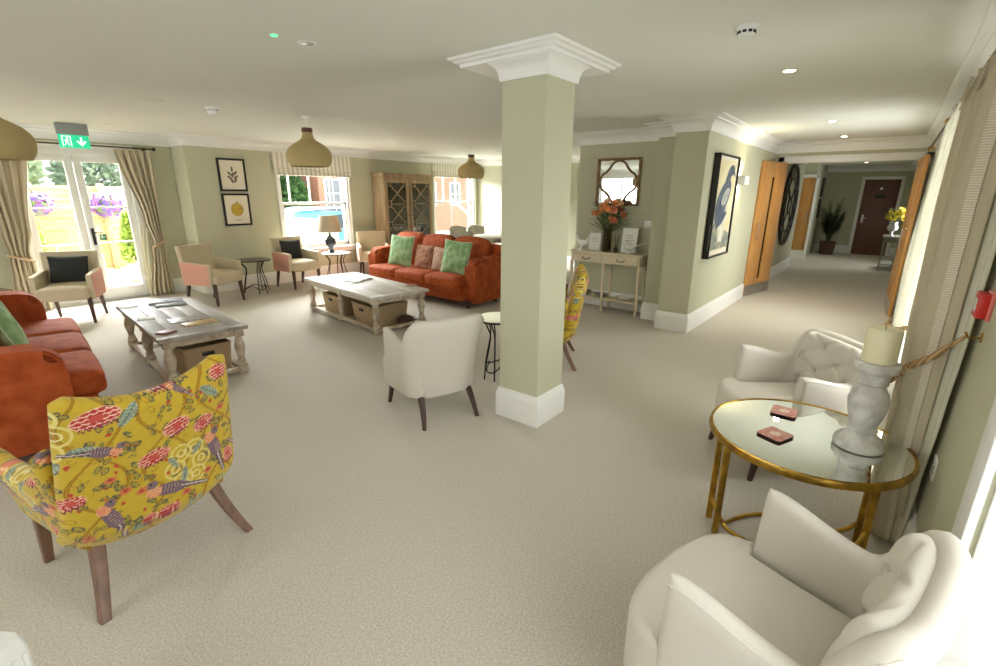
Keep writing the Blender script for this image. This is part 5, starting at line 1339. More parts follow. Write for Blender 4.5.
# woven pendant shades
def pendant(label, x, y, zb, seed):
    t = thing('pendant_lamp', label, 'pendant lamp', (x, y, 0), 0, 'woven pendant lamps')
    bm = new(); add_lathe(bm, [(0, CZ-0.02), (0.035, CZ-0.018), (0.045, CZ), (0, CZ)], n=20); obj('ceiling_rose', bm, PLASTIC, t)
    bm = new(); add_cyl(bm, (0, 0, zb+0.38), (0, 0, CZ-0.015), 0.003, n=6); obj('flex', bm, PLASTIC, t)
    pr = [(0.205, -0.03), (0.232, 0.01), (0.240, 0.035), (0.247, 0.075), (0.245, 0.115), (0.228, 0.155), (0.19, 0.195), (0.14, 0.225), (0.095, 0.25), (0.070, 0.275), (0.058, 0.305), (0.054, 0.345)]
    bm = new(); add_lathe(bm, [(r, zb+z) for r, z in pr]+[(r-0.006, zb+z) for r, z in pr[::-1]], n=56, cap=False); obj('lamp_shade', bm, RATTAN, t, ang=80)
    bm = new(); add_lathe(bm, [(0, zb+0.385), (0.058, zb+0.385), (0.060, zb+0.35), (0.058, zb+0.338), (0.045, zb+0.338), (0.045, zb+0.375), (0, zb+0.375)], n=28); obj('collar', bm, mat('brown_collar', (96, 58, 34), 0.5), t)
    bm = new(); add_lathe(bm, [(0, zb+0.15), (0.03, zb+0.16), (0.038, zb+0.19), (0.03, zb+0.225), (0.015, zb+0.25), (0.015, zb+0.29), (0, zb+0.29)], n=16); obj('bulb', bm, mat('frosted_bulb', (240, 236, 224), 0.4), t)
    bm = new(); add_cyl(bm, (0, 0, zb+0.285), (0, 0, zb+0.38), 0.018, n=10); obj('lamp_holder', bm, PLASTIC, t)
pendant('woven pendant lamp hanging before the window with the table lamp', 3.17, 5.35, 1.92, 1)
pendant('woven pendant lamp over the dining area left of the pillar', 6.92, 6.22, 1.905, 2)
pendant('woven pendant lamp cut off by the left edge of the photo', 0.56, 5.15, 1.85, 3)

# wall sconce
t = thing('wall_sconce', 'white half-box wall light glowing up and down beside the bird picture', 'wall light', (7.30, YG, 1.80))
bm = new(); add_box(bm, (0, -0.096, 0), (0.26, 0.008, 0.11), bev=0.002); add_box(bm, (-0.126, -0.05, 0), (0.008, 0.10, 0.11)); add_box(bm, (0.126, -0.05, 0), (0.008, 0.10, 0.11)); add_box(bm, (0, -0.006, 0), (0.10, 0.010, 0.08)); obj('shade_box', bm, PLASTIC, t, False)
bm = new(); add_box(bm, (0, -0.05, 0), (0.05, 0.02, 0.02)); obj('bulb', bm, EMW, t, False)
for s in (-1, 1):
    ld = bpy.data.lights.new('sconce_light', 'SPOT'); ld.energy = 15; ld.spot_size = 2.2; ld.spot_blend = 0.9; ld.color = (1, 0.80, 0.52); ld.shadow_soft_size = 0.02
    o = bpy.data.objects.new('sconce_light', ld); COL.objects.link(o); o.parent = t; o.location = (0, -0.045, s*0.03); o.rotation_euler = (PI if s > 0 else 0, 0, 0)

# exit sign
t = thing('exit_sign', 'green emergency exit sign hanging over the garden door', 'exit sign', (1.69, 8.40, 0), 0.0)
EG = mat('exit_green', (30, 180, 130), 0.4, emit=(40, 200, 146), estr=0.75); EWH = mat('exit_white', (235, 255, 245), 0.4, emit=(225, 255, 240), estr=0.7)
bm = new(); add_box(bm, (0, 0, CZ-0.068), (0.32, 0.07, 0.136), bev=0.004); obj('housing', bm, mat('grey_housing', (150, 156, 152), 0.4), t)
bm = new(); add_box(bm, (0, 0, CZ-0.215), (0.31, 0.012, 0.16), bev=0.002); obj('sign_plate', bm, EG, t)
bm = new(); yq = -0.0068
def sq2(pts, z=CZ-0.215): add_prism(bm, [(x, z+q) for x, q in pts], yq-0.001, yq, 'XZ')
# doorway with running figure
sq2([(-0.125, 0.065), (-0.030, 0.065), (-0.030, -0.065), (-0.042, -0.065), (-0.042, 0.053), (-0.113, 0.053), (-0.113, -0.065), (-0.125, -0.065)])
add_lathe(bm, [(0, -0.001), (0.011, -0.001), (0.011, 0), (0, 0)], (-0.068, yq, CZ-0.215+0.036), 14, (PI/2, 0, 0))
sq2([(-0.088, 0.022), (-0.062, 0.020), (-0.066, -0.012), (-0.090, -0.012)]); sq2([(-0.064, 0.020), (-0.048, 0.004), (-0.053, -0.002), (-0.068, 0.010)]); sq2([(-0.088, 0.020), (-0.107, 0.002), (-0.102, -0.004), (-0.084, 0.010)])
sq2([(-0.070, -0.010), (-0.052, -0.030), (-0.058, -0.062), (-0.067, -0.060), (-0.064, -0.033), (-0.082, -0.014)]); sq2([(-0.088, -0.010), (-0.095, -0.038), (-0.110, -0.046), (-0.107, -0.054), (-0.087, -0.044), (-0.078, -0.012)])
# arrow pointing down
sq2([(0.060, 0.055), (0.082, 0.055), (0.082, -0.012), (0.108, 0.016), (0.122, 0.002), (0.071, -0.056), (0.020, 0.002), (0.034, 0.016), (0.060, -0.012)])
obj('pictogram', bm, EWH, t, False, label='white running figure and down arrow')

# ================================================================== ON THE WALLS
def framed(name, label, cat, axis, plane, a0, a1, z0, z1, depth, fw, framem, matm, facing, group=None):
    """picture against a wall; axis 'X' hangs on y=plane facing -Y; returns (thing, paint function)"""
    t = thing(name, label, cat, ((a0+a1)/2, plane, (z0+z1)/2) if axis == 'X' else (plane, (a0+a1)/2, (z0+z1)/2), 0 if axis == 'X' else -PI/2, group)
    W, H = a1-a0, z1-z0; bm = new()
    for s in (-1, 1):
        add_box(bm, (s*(W/2-fw/2), -depth/2, 0), (fw, depth, H), bev=0.002); add_box(bm, (0, -depth/2, s*(H/2-fw/2)), (W-2*fw+0.002, depth, fw), bev=0.002)
    obj('frame', bm, framem, t)
    bm = new(); add_box(bm, (0, -depth*0.35, 0), (W-2*fw+0.004, depth*0.7, H-2*fw+0.004)); obj('mount', bm, matm, t, False)
    return t, -depth*0.7-0.001, W, H
def flat(polys, y, parent, m, name, label=None):
    bm = new()
    for k, p in enumerate(polys): add_prism(bm, p, y-0.0006-0.0002*k, y, 'XZ')
    return obj(name, bm, m, parent, False, label=label)
def ellp(cx, cz, rx, rz, a=0.0, n=20):
    return [(cx+rx*math.cos(2*PI*k/n)*math.cos(a)-rz*math.sin(2*PI*k/n)*math.sin(a), cz+rx*math.cos(2*PI*k/n)*math.sin(a)+rz*math.sin(2*PI*k/n)*math.cos(a)) for k in range(n)]
MOUNT = mat('cream_mount', (232, 224, 200), 0.8); INK = mat('grey_ink_wash', (96, 90, 78), 0.8, scale=40, rgb2=(140, 130, 112)); YELF = mat('yellow_fruit_wash', (206, 174, 70), 0.8, scale=30, rgb2=(176, 146, 60))
t, y, W, H = framed('framed_print', 'black framed botanical print with dark leaves, upper of the two on the back wall', 'picture', 'X', YW, 3.42, 3.85, 1.615, 2.125, 0.03, 0.03, BLACK, MOUNT, 1, 'black framed prints')
pol = [[(-0.004, -0.11), (0.004, -0.11), (0.006, 0.12), (0.0, 0.12)]]
for k, (x, z, a) in enumerate(((-0.05, -0.04, 2.5), (0.05, -0.03, 0.6), (-0.045, 0.02, 2.3), (0.045, 0.03, 0.8), (0.0, 0.09, 1.57), (-0.02, -0.09, 2.0), (0.035, -0.085, 1.0), (0.0, 0.0, 1.3))): pol.append(ellp(x, z, 0.042, 0.018, a))
flat(pol, y, t, INK, 'botanical_drawing')
t, y, W, H = framed('framed_print', 'black framed print of a yellow fruit, lower of the two on the back wall', 'picture', 'X', YW, 3.42, 3.85, 1.065, 1.58, 0.03, 0.03, BLACK, MOUNT, 1, 'black framed prints')
flat([ellp(0, 0, 0.10, 0.105)], y, t, YELF, 'fruit_drawing'); flat([ellp(0.005, 0.115, 0.016, 0.012), [(-0.06, -0.17), (0.06, -0.17), (0.06, -0.163), (-0.06, -0.163)]], y-0.001, t, INK, 'caption_mark')
# large bird picture, deep black frame
t, y, W, H = framed('bird_picture', 'tall picture of a blue-black bird in a deep black frame beside the sconce', 'picture', 'X', YG, 6.04, 6.93, 0.865, 2.07, 0.075, 0.022, BLACK, MOUNT, 1)
PB = mat('picture_straw_ground', (214, 200, 150), 0.6, scale=5, rgb2=(228, 218, 180)); PBL = mat('bird_blue_black', (52, 62, 80), 0.6, scale=8, rgb2=(96, 108, 122)); PGR = mat('bird_grey_wash', (150, 154, 150), 0.6, scale=10, rgb2=(196, 196, 180)); PPALE = mat('bird_pale', (226, 222, 204), 0.6, scale=10, rgb2=(200, 196, 172)); PREED = mat('reed_blue_green', (104, 116, 116), 0.7, scale=12, rgb2=(168, 164, 130))
flat([[(-W/2+0.06, -H/2+0.08), (W/2-0.06, -H/2+0.08), (W/2-0.06, H/2-0.06), (-W/2+0.06, H/2-0.06)]], y-0.001, t, PB, 'painted_ground')
flat([[(-0.46, -0.51), (0.44, -0.51), (0.40, -0.34), (0.18, -0.28), (0.05, -0.33), (-0.15, -0.22), (-0.30, -0.16), (-0.38, -0.24), (-0.46, -0.20)]], y-0.002, t, PREED, 'painted_reeds')
flat([ellp(0.0, -0.18, 0.17, 0.24, 0.15), [(-0.13, -0.05), (0.12, -0.05), (0.09, -0.44), (-0.08, -0.42)]], y-0.003, t, PPALE, 'painted_tail')
flat([ellp(-0.06, 0.10, 0.33, 0.17, 0.55), ellp(0.05, 0.30, 0.09, 0.20, -0.5), [(-0.33, 0.00), (0.05, 0.05), (0.18, -0.08), (0.0, -0.20), (-0.20, -0.26), (-0.34, -0.14)], ellp(0.17, 0.43, 0.13, 0.065, 0.15), [(0.27, 0.45), (0.40, 0.35), (0.27, 0.39)]], y-0.004, t, PBL, 'painted_bird')
flat([ellp(0.02, 0.12, 0.17, 0.08, 0.5), ellp(0.10, -0.03, 0.05, 0.04, 0.3)], y-0.0055, t, PGR, 'painted_wing')
# quatrefoil mirror
t = thing('quatrefoil_mirror', 'square bronze mirror with quatrefoil fretwork above the console', 'mirror', (XM, 3.035, 1.77), -PI/2)
GOLDW = mat('antique_gold_wood', (150, 116, 72), 0.5, scale=20, rgb2=(112, 84, 50), metal=0.2)
MW, MH = 0.64, 0.63; bm = new()
for s in (-1, 1): add_box(bm, (s*(MW/2-0.016), -0.016, 0), (0.032, 0.032, MH), bev=0.005); add_box(bm, (0, -0.016, s*(MH/2-0.016)), (MW-0.06, 0.032, 0.032), bev=0.005)
obj('frame', bm, GOLDW, t)
bm = new(); add_box(bm, (0, -0.006, 0), (MW-0.05, 0.006, MH-0.05)); obj('mirror_plate', bm, MIRROR, t, False)
bm = new(); pts = []
for q in range(4):
    a0 = q*PI/2; cx, cz = 0.145*math.cos(a0), 0.145*math.sin(a0)
    for k in range(13):
        a = a0-1.25+2.5*k/12; pts.append((cx+0.135*math.cos(a), -0.018, cz+0.135*math.sin(a)))
add_tube(bm, pts, 0.013, 6, closed=True); obj('quatrefoil', bm, GOLDW, t)
# big skeleton wall clock in the corridor
t = thing('wall_clock', 'huge dark skeleton wall clock with roman numerals beyond the left oak door', 'clock', (11.55, YG-0.03, 1.42), 0)
BRONZE = mat('dark_bronze', (66, 58, 46), 0.5, metal=0.5, var=0.3, scale=12)
def ringz(R, r, y=0.0, n=64):
    bm = new(); add_tube(bm, [(R*math.cos(2*PI*k/n), y, R*math.sin(2*PI*k/n)) for k in range(n)], r, 6, closed=True); return bm
obj('outer_ring', ringz(0.78, 0.028), BRONZE, t); obj('middle_ring', ringz(0.53, 0.018), BRONZE, t); obj('inner_ring', ringz(0.17, 0.014), BRONZE, t)
NUM = ['XII', 'I', 'II', 'III', 'IIII', 'V', 'VI', 'VII', 'VIII', 'IX', 'X', 'XI']
for h, s in enumerate(NUM):
    bm = new(); wd = {'I': 0.035, 'V': 0.085, 'X': 0.085}; tot = sum(wd[c] for c in s); x = -tot/2
    for c in s:
        m = x+wd[c]/2
        if c == 'I': add_box(bm, (m, 0, 0.655), (0.020, 0.012, 0.21))
        elif c == 'V': add_box(bm, (m-0.016, 0, 0.655), (0.018, 0.012, 0.21), (0, -0.16, 0)); add_box(bm, (m+0.016, 0, 0.655), (0.010, 0.012, 0.21), (0, 0.16, 0))
        else: add_box(bm, (m, 0, 0.655), (0.018, 0.012, 0.22), (0, 0.32, 0)); add_box(bm, (m, 0, 0.655), (0.010, 0.012, 0.22), (0, -0.32, 0))
        x += wd[c]
    bmesh.ops.rotate(bm, cent=(0, 0, 0), matrix=Matrix.Rotation(h*PI/6, 3, 'Y'), verts=bm.verts); obj('numeral', bm, BRONZE, t, False)
bm = new()
for k in range(4):
    a = k*PI/2+PI/4; bm = new(); add_cyl(bm, (0.17*math.cos(a), 0, 0.17*math.sin(a)), (0.53*math.cos(a), 0, 0.53*math.sin(a)), 0.012, n=6); obj('spoke', bm, BRONZE, t)
bm = new(); add_box(bm, (0.09, -0.015, 0.12), (0.022, 0.006, 0.34), (0, 0.64, 0)); add_box(bm, (-0.16, -0.02, 0.14), (0.016, 0.006, 0.46), (0, -0.85, 0)); obj('hands', bm, BRONZE, t, False)
bm = new()
for a in (PI/4, 3*PI/4): add_cyl(bm, (0.78*math.cos(a), 0.03, 0.78*math.sin(a)), (0.78*math.cos(a), 0.0, 0.78*math.sin(a)), 0.01, n=6)
obj('wall_fixing', bm, BRONZE, t)
# corridor pictures beside the plant
for zc, nm in ((1.86, 'upper'), (1.28, 'lower')):
    t, y, W, H = framed('corridor_picture', '%s dark framed picture on the corridor wall above the plant' % nm, 'picture', 'X', 1.70, 16.65, 17.10, zc-0.27, zc+0.25, 0.03, 0.05, BLACK, mat('dim_mount', (120, 112, 92), 0.8), 1, 'dark corridor pictures')
    flat([ellp(0, 0, 0.10, 0.13)], y, t, INK, 'drawing')
# switches and sockets
def plate(name, label, loc, rz, w, h, kind, group):
    t = thing(name, label, 'switch' if kind == 'switch' else 'socket', loc, rz, group)
    bm = new(); add_box(bm, (0, -0.004, 0), (w, 0.008, h), bev=0.003); obj('plate', bm, PLASTIC, t)
    bm = new()
    if kind == 'switch':
        for s in (-1, 1): add_box(bm, (s*w*0.2, -0.009, 0), (w*0.14, 0.006, h*0.4), bev=0.001)
        obj('rocker', bm, PLASTIC, t)
    else:
        for s in (-1, 1):
            add_box(bm, (s*w*0.24, -0.0085, 0.01), (0.006, 0.001, 0.012)); add_box(bm, (s*w*0.24-0.011, -0.0085, -0.012), (0.008, 0.001, 0.006)); add_box(bm, (s*w*0.24+0.011, -0.0085, -0.012), (0.008, 0.001, 0.006))
        obj('pin_holes', bm, BLACK, t, False)
plate('light_switch', 'white double light switch on the wall right of the quatrefoil mirror', (XM, 2.53, 1.22), -PI/2, 0.15, 0.09, 'switch', 'wall plates')
plate('wall_socket', 'white double socket low on the wall under the two prints', (3.30, YW, 0.42), 0, 0.15, 0.085, 'socket', 'wall plates')
plate('wall_socket', 'white socket plate low on the right-hand wall near the gold table', (2.50, YR, 0.52), PI, 0.09, 0.09, 'socket', 'wall plates')
# red call point and its notice
t = thing('fire_call_point', 'red manual fire call point on the right-hand wall', 'call point', (2.36, YR, 1.235), PI)
REDP = mat('signal_red', (206, 44, 34), 0.35)
bm = new(); add_box(bm, (0, -0.006, 0), (0.10, 0.012, 0.10), bev=0.003); obj('back_box', bm, mat('pale_red_plastic', (226, 120, 108), 0.4), t)
bm = new(); add_box(bm, (0, -0.026, 0), (0.088, 0.030, 0.088), bev=0.005); obj('body', bm, REDP, t)
bm = new(); add_box(bm, (0, -0.042, 0), (0.045, 0.002, 0.045)); obj('press_panel', bm, PLASTIC, t, False)
t = thing('fire_notice', 'small white notice with red lettering above the fire call point', 'notice', (2.27, YR, 1.38), PI)
bm = new(); add_box(bm, (0, -0.0015, 0), (0.10, 0.003, 0.15)); obj('sheet', bm, PLASTIC, t, False)
bm = new(); rr = random.Random(3)
for row in range(5):
    x = -0.040
    while x < 0.036:
        l = rr.uniform(0.004, 0.010); add_box(bm, (x+l/2, -0.0035, 0.055-row*0.024), (l, 0.001, 0.012)); x += l+0.004
obj('lettering', bm, REDP, t, False)
# rope hook
t = thing('tieback_hook', 'small brass tieback hook holding the near rope on the right-hand wall', 'hook', (2.355, YR, 1.118), PI)
bm = new(); add_lathe(bm, [(0, 0), (0.018, 0), (0.018, 0.005), (0, 0.005)], (0, 0, 0), 14, (PI/2, 0, 0)); add_tube(bm, [(0, -0.004, 0), (0, -0.036, -0.006), (0, -0.046, 0.014)], 0.004, 6); obj('hook_body', bm, BRASS, t)

# ================================================================== CORRIDOR FURNITURE
t = thing('potted_palm', 'tall dark green palm in a brown pot at the corridor end', 'plant', (16.72, 1.30, 0))
bm = new(); add_lathe(bm, [(0, 0), (0.17, 0), (0.20, 0.33), (0.215, 0.35), (0.195, 0.36), (0.185, 0.33), (0, 0.33)], n=24); obj('pot', bm, mat('brown_pot', (92, 62, 52), 0.5), t)
rr = random.Random(4); bl = new(); bs = new()
for k in range(44):
    a = rr.uniform(0, 2*PI); L = rr.uniform(0.5, 1.05); lean = rr.uniform(0.05, 0.36); top = Vector((math.cos(a)*lean*L*0.9, math.sin(a)*lean*L*0.9, 0.35+L*rr.uniform(0.75, 1.15)))
    p0 = Vector((0.03*math.cos(a), 0.03*math.sin(a), 0.33)); pm = p0.lerp(top, 0.55)+Vector((0, 0, 0.12)); add_tube(bs, [p0, pm, top], 0.006, 5)
    for q in range(9):
        u = 0.35+0.65*q/8; c = p0*(1-u)**2+pm*2*u*(1-u)+top*u*u
        for s in (-1, 1):
            d = (Vector((-math.sin(a), math.cos(a), 0))*s+Vector((math.cos(a), math.sin(a), 0))*0.7+Vector((0, 0, 0.25))).normalized(); ll = 0.20*(1.1-abs(u-0.6))
            sd = d.cross(Vector((0, 0, 1))).normalized()*0.03; bl.faces.new([bl.verts.new(p) for p in (c, c+d*ll*0.5+sd, c+d*ll, c+d*ll*0.5-sd)])
obj('stems', bs, STEM, t); obj('fronds', bl, LEAFD, t)
t = thing('corridor_console', 'narrow grey console table on the right side of the corridor', 'console table', (14.15, -0.09, 0), 0)
GC = mat('grey_green_paint', (132, 130, 112), 0.6)
bm = new(); add_box(bm, (0, 0, 0.74), (0.95, 0.34, 0.025), bev=0.004); obj('top', bm, GC, t)
bm = new(); add_box(bm, (0, 0, 0.68), (0.88, 0.29, 0.09)); obj('frame', bm, GC, t, False)
for sx in (-1, 1):
    for sy in (-1, 1): obj('leg', taper_leg((sx*0.42, sy*0.125, 0.7), (sx*0.42, sy*0.125, 0), 0.02, 0.014), GC, t)
bm = new(); add_box(bm, (0, 0, 0.14), (0.86, 0.27, 0.02)); obj('shelf', bm, GC, t, False)
t = thing('steel_urn', 'silvery urn vase on the corridor console', 'vase', (14.05, -0.06, 0.7530))
bm = new(); add_lathe(bm, [(0, 0), (0.06, 0), (0.06, 0.015), (0.02, 0.05), (0.025, 0.08), (0.09, 0.14), (0.10, 0.20), (0.07, 0.27), (0.085, 0.31), (0.075, 0.30), (0.06, 0.26), (0, 0.2)], n=24); obj('vase_body', bm, STEEL, t)
bouquet('yellow_flowers', 'yellow flower arrangement on the corridor console', (14.05, -0.06, 0.96), 0.22, 0.16, 0.42, [mat('yellow_petal', (226, 206, 60), 0.6)], (STEM, LEAFD), 14, 60, 9, 0.09)

# ================================================================== OUTSIDE
bm = new(); add_box(bm, (12, 24, -0.67), (70, 29.5, 0.1)); tag(obj('outside_pavement', bm, mat('pale_tarmac', (206, 204, 198), 0.9, var=0.1, scale=3), None, False), 'pale paving outside the windows', 'ground', kind='structure')
bm = new(); add_box(bm, (12, -8.5, -0.16), (70, 15.0, 0.1)); tag(obj('outside_terrace', bm, mat('pale_tarmac', (206, 204, 198)), None, False), 'pale terrace outside the right-hand windows', 'ground', kind='structure')
DECK = mat_wave('deck_boards', (196, 178, 146), (150, 132, 104), 2.2, 'Y', 0.8, sharp=(0.03, 0.08))
bm = new(); add_box(bm, (0.9, 11.2, -0.32), (6.6, 3.8, 0.6)); tag(obj('outside_deck', bm, DECK, None, False), 'timber deck outside the garden door', 'deck', kind='structure')
# slatted garden fence
FENCE = mat('golden_fence_timber', (206, 174, 126), 0.8, scale=6, rgb2=(186, 150, 102), stretch=(0.2, 1, 2))
t = thing('garden_fence', 'golden horizontal slat fence across the garden behind the glazed door', 'fence', (0, 0, 0))
bm = new(); rr = random.Random(2)
for k in range(15): add_box(bm, (0.9, 13.0+rr.uniform(-0.004, 0.004), 0.06+k*0.113), (6.5, 0.02, 0.110), bev=0.003)
obj('slat_panel', bm, FENCE, t)
for x in (-1.4, 0.3, 1.75, 2.85, 4.1):
    bm = new(); add_box(bm, (x, 12.94, 0.86), (0.10, 0.09, 1.78), bev=0.006); obj('post', bm, FENCE, t)
# hanging baskets
PET = [mat('purple_petunia', (116, 76, 166), 0.7), mat('violet_petunia', (84, 64, 160), 0.7), mat('pink_petunia', (176, 104, 170), 0.7)]
def hanging(label, x, y, z, s, seed):
    t = thing('flower_basket', label, 'flower basket', (x, y, z), 0, 'purple flower baskets')
    bm = new(); add_lathe(bm, [(0, -0.20*s), (0.10*s, -0.19*s), (0.19*s, -0.08*s), (0.20*s, 0)], n=18, cap=False); obj('basket', bm, mat('grey_pot', (120, 122, 124), 0.6), t)
    bm = new(); add_tube(bm, [(0, 0.0, 0), (0, 0.16, 0.30*s), (0, 0.36, 0.30*s)], 0.008, 6); obj('bracket', bm, IRON, t)
    r2 = random.Random(seed)
    for nm, mm, nn in (('leaves', LEAFM, 160), ('purple_blooms', PET[0], 150), ('violet_blooms', PET[1], 110), ('pink_blooms', PET[2], 80)):
        bm = new()
        for k in range(nn):
            v = Vector((r2.gauss(0, 1), r2.gauss(0, 1), r2.gauss(0, 1))).normalized()*(0.27*s if nm != 'leaves' else 0.25*s)*r2.uniform(0.75, 1.08); v.z = v.z*0.75+0.03*s
            a = v.normalized(); q = a.orthogonal().normalized(); w2 = a.cross(q); r0 = r2.uniform(0.022, 0.04)*s
            ph = r2.uniform(0, PI); bm.faces.new([bm.verts.new(v+(q*math.cos(ph+2*PI*i/5)+w2*math.sin(ph+2*PI*i/5))*r0) for i in range(5)])
        obj(nm, bm, mm, t, False)
hanging('purple hanging flower basket seen through the left door leaf', 1.75, 12.55, 1.34, 1.0, 1)
hanging('large purple hanging flower basket seen through the right door leaf', 2.85, 12.55, 1.30, 1.25, 2)
# conifers and shrubs
def foliage(bm, blobs, n, r, seed):
    r2 = random.Random(seed)
    for c, sx, sz, nn in blobs:
        for k in range(nn):
            v = Vector((r2.gauss(0, 1), r2.gauss(0, 1), r2.gauss(0, 1))).normalized(); q = r2.uniform(0.6, 1.0)
            p = Vector(c)+Vector((v.x*sx*q, v.y*sx*q, v.z*sz*q)); d = (v+Vector((r2.uniform(-.6, .6), r2.uniform(-.6, .6), r2.uniform(-.2, .9)))).normalized()
            s = d.orthogonal().normalized()*r*r2.uniform(0.3, 0.6); L = r*r2.uniform(0.8, 1.6)
            bm.faces.new([bm.verts.new(x) for x in (p, p+d*L*0.5+s, p+d*L, p+d*L*0.5-s)])
LIME = mat('lime_conifer', (150, 176, 70), 0.7, var=0.4, scale=8); GREEN = mat('garden_green', (96, 140, 76), 0.7, var=0.5, scale=3); HAZEDG = mat('hazed_garden_green', (178, 198, 160), 0.7, var=0.35, scale=3)  # the palest green has haze lightened into its colour
def conifer(label, x, y, h, seed, potm):
    t = thing('potted_conifer', label, 'plant', (x, y, -0.018), 0, 'potted conifers')
    bm = new(); add_lathe(bm, [(0, 0), (0.14, 0), (0.18, 0.36), (0.19, 0.38), (0.17, 0.38), (0.16, 0.34), (0, 0.34)], n=4 if seed % 2 else 20); obj('pot', bm, potm, t)
    bm = new(); add_cyl(bm, (0, 0, 0.3), (0, 0, 0.6), 0.025); obj('stem', bm, DARKWOOD, t)
    bm = new(); foliage(bm, [((0, 0, 0.38+h*f), 0.20*(1-f)**0.7+0.03, h*0.16, 260) for f in (0.12, 0.3, 0.48, 0.66, 0.82, 0.95)], 0, 0.07, seed); obj('foliage', bm, LIME, t, False)
conifer('lime green conifer in a grey pot outside the right door leaf', 2.72, 10.9, 0.80, 3, mat('zinc_pot', (150, 156, 160), 0.5))
conifer('green conifer in a pot outside the left door leaf', 1.42, 11.5, 0.9, 4, mat('zinc_pot', (150, 156, 160), 0.5))
# garden chair
t = thing('garden_chair', 'pale timber garden chair on the deck outside', 'garden chair', (2.05, 11.7, -0.018), 2.6)
TEAK = mat('pale_teak', (196, 170, 128), 0.7)
bm = new()
for k in range(5): add_box(bm, (0, -0.20+k*0.10, 0.43), (0.5, 0.085, 0.02), bev=0.003)
obj('seat', bm, TEAK, t)
bm = new()
for k in range(5): add_box(bm, (-0.2+k*0.1, -0.26-0.04, 0.68), (0.06, 0.018, 0.5), (0.16, 0, 0))
add_box(bm, (0, -0.345, 0.93), (0.54, 0.03, 0.06), (0.16, 0, 0)); obj('backrest', bm, TEAK, t)
for sx in (-1, 1):
    for yy in (-0.24, 0.22):
        bm = new(); add_box(bm, (sx*0.25, yy, 0.32 if yy > 0 else 0.22), (0.045, 0.045, 0.64 if yy > 0 else 0.44)); obj('leg', bm, TEAK, t, False)
    bm = new(); add_box(bm, (sx*0.25, -0.02, 0.65), (0.06, 0.56, 0.025), bev=0.004); obj('arm', bm, TEAK, t)
# green shrubs and trees
def tree(label, x, y, blobs, m, seed, trunk=True, r=0.16, group='garden trees'):
    t = thing('garden_tree', label, 'tree', (x, y, -0.62), 0, group)
    bm = new(); add_cyl(bm, (0, 0, 0), (0, 0, max(b[0][2] for b in blobs)), 0.10, 0.05); obj('trunk', bm, DARKWOOD, t)
    bm = new(); foliage(bm, blobs, 0, r, seed); obj('crown', bm, m, t, False)
tree('haze-paled green tree beyond the fence behind the left door leaf', 1.6, 17.0, [((0, 0, 2.3), 0.9, 0.8, 1400), ((0.4, 0, 2.8), 0.6, 0.5, 700)], HAZEDG, 5)
tree('grey green tree beyond the fence behind the right door leaf', 4.5, 18.8, [((0, 0, 2.8), 1.3, 0.9, 1800), ((-0.6, 0, 2.5), 0.8, 0.7, 700)], mat('grey_garden_green', (160, 182, 154), 0.7, var=0.4, scale=3), 6)
tree('dense green tree seen in the left of the lamp window', 11.3, 23.1, [((0, 0, 2.6), 1.5, 1.5, 3000), ((0.5, 0.2, 3.5), 1.1, 1.2, 1800), ((-0.8, 0.0, 2.4), 1.2, 1.5, 1500), ((0.8, -0.2, 1.9), 0.9, 1.0, 1500)], GREEN, 7, r=0.26)
# brick house with windows
BRICK = mat('salmon_brick', (206, 150, 122), 0.85, scale=5, rgb2=(192, 134, 108))
t = thing('brick_house', 'salmon brick house with white windows seen through both sash windows', 'house', (13.35, 22.0, -0.62), 0)
bm = new(); add_box(bm, (6.4, 1.3, 2.7), (12.8, 2.6, 5.4)); obj('wall', bm, BRICK, t, False)
bm = new(); add_prism(bm, [(-0.4, 5.4), (3.0, 5.4), (1.3, 6.8)], -0.3, 13.1, 'YZ'); obj('roof', bm, mat('slate_roof', (110, 108, 110), 0.8), t, False)
for x, z in ((0.75, 2.2), (2.9, 2.2), (5.2, 2.2), (7.4, 2.2), (9.5, 2.2), (11.3, 2.2)):
    bm = new(); W_, H_ = 0.85, 1.35
    for s in (-1, 1): add_box(bm, (x+s*W_/2, -0.03, z), (0.09, 0.1, H_)); add_box(bm, (x, -0.03, z+s*H_/2), (W_+0.09, 0.1, 0.09))
    add_box(bm, (x, -0.03, z), (0.05, 0.08, H_)); add_box(bm, (x, -0.03, z), (W_, 0.08, 0.06)); f = obj('window', bm, TRIM, t, False)
    bm = new(); add_box(bm, (x, -0.005, z), (W_, 0.02, H_)); obj('pane', bm, mat('grey_pane', (130, 134, 138), 0.15), f, False)
t = thing('ramp_handrail', 'white sloping handrail outside the window right of the cabinet', 'handrail', (19.2, 18.0, -0.62), 0)
bm = new(); add_box(bm, (0, 0, 1.52), (1.9, 0.08, 0.12), (0, 0.52, 0)); obj('rail', bm, TRIM, t, False)
for x, h in ((-0.75, 1.94), (0.75, 1.10)):
    bm = new(); add_box(bm, (x, 0, h/2), (0.04, 0.04, h)); obj('post', bm, STEEL, t, False)
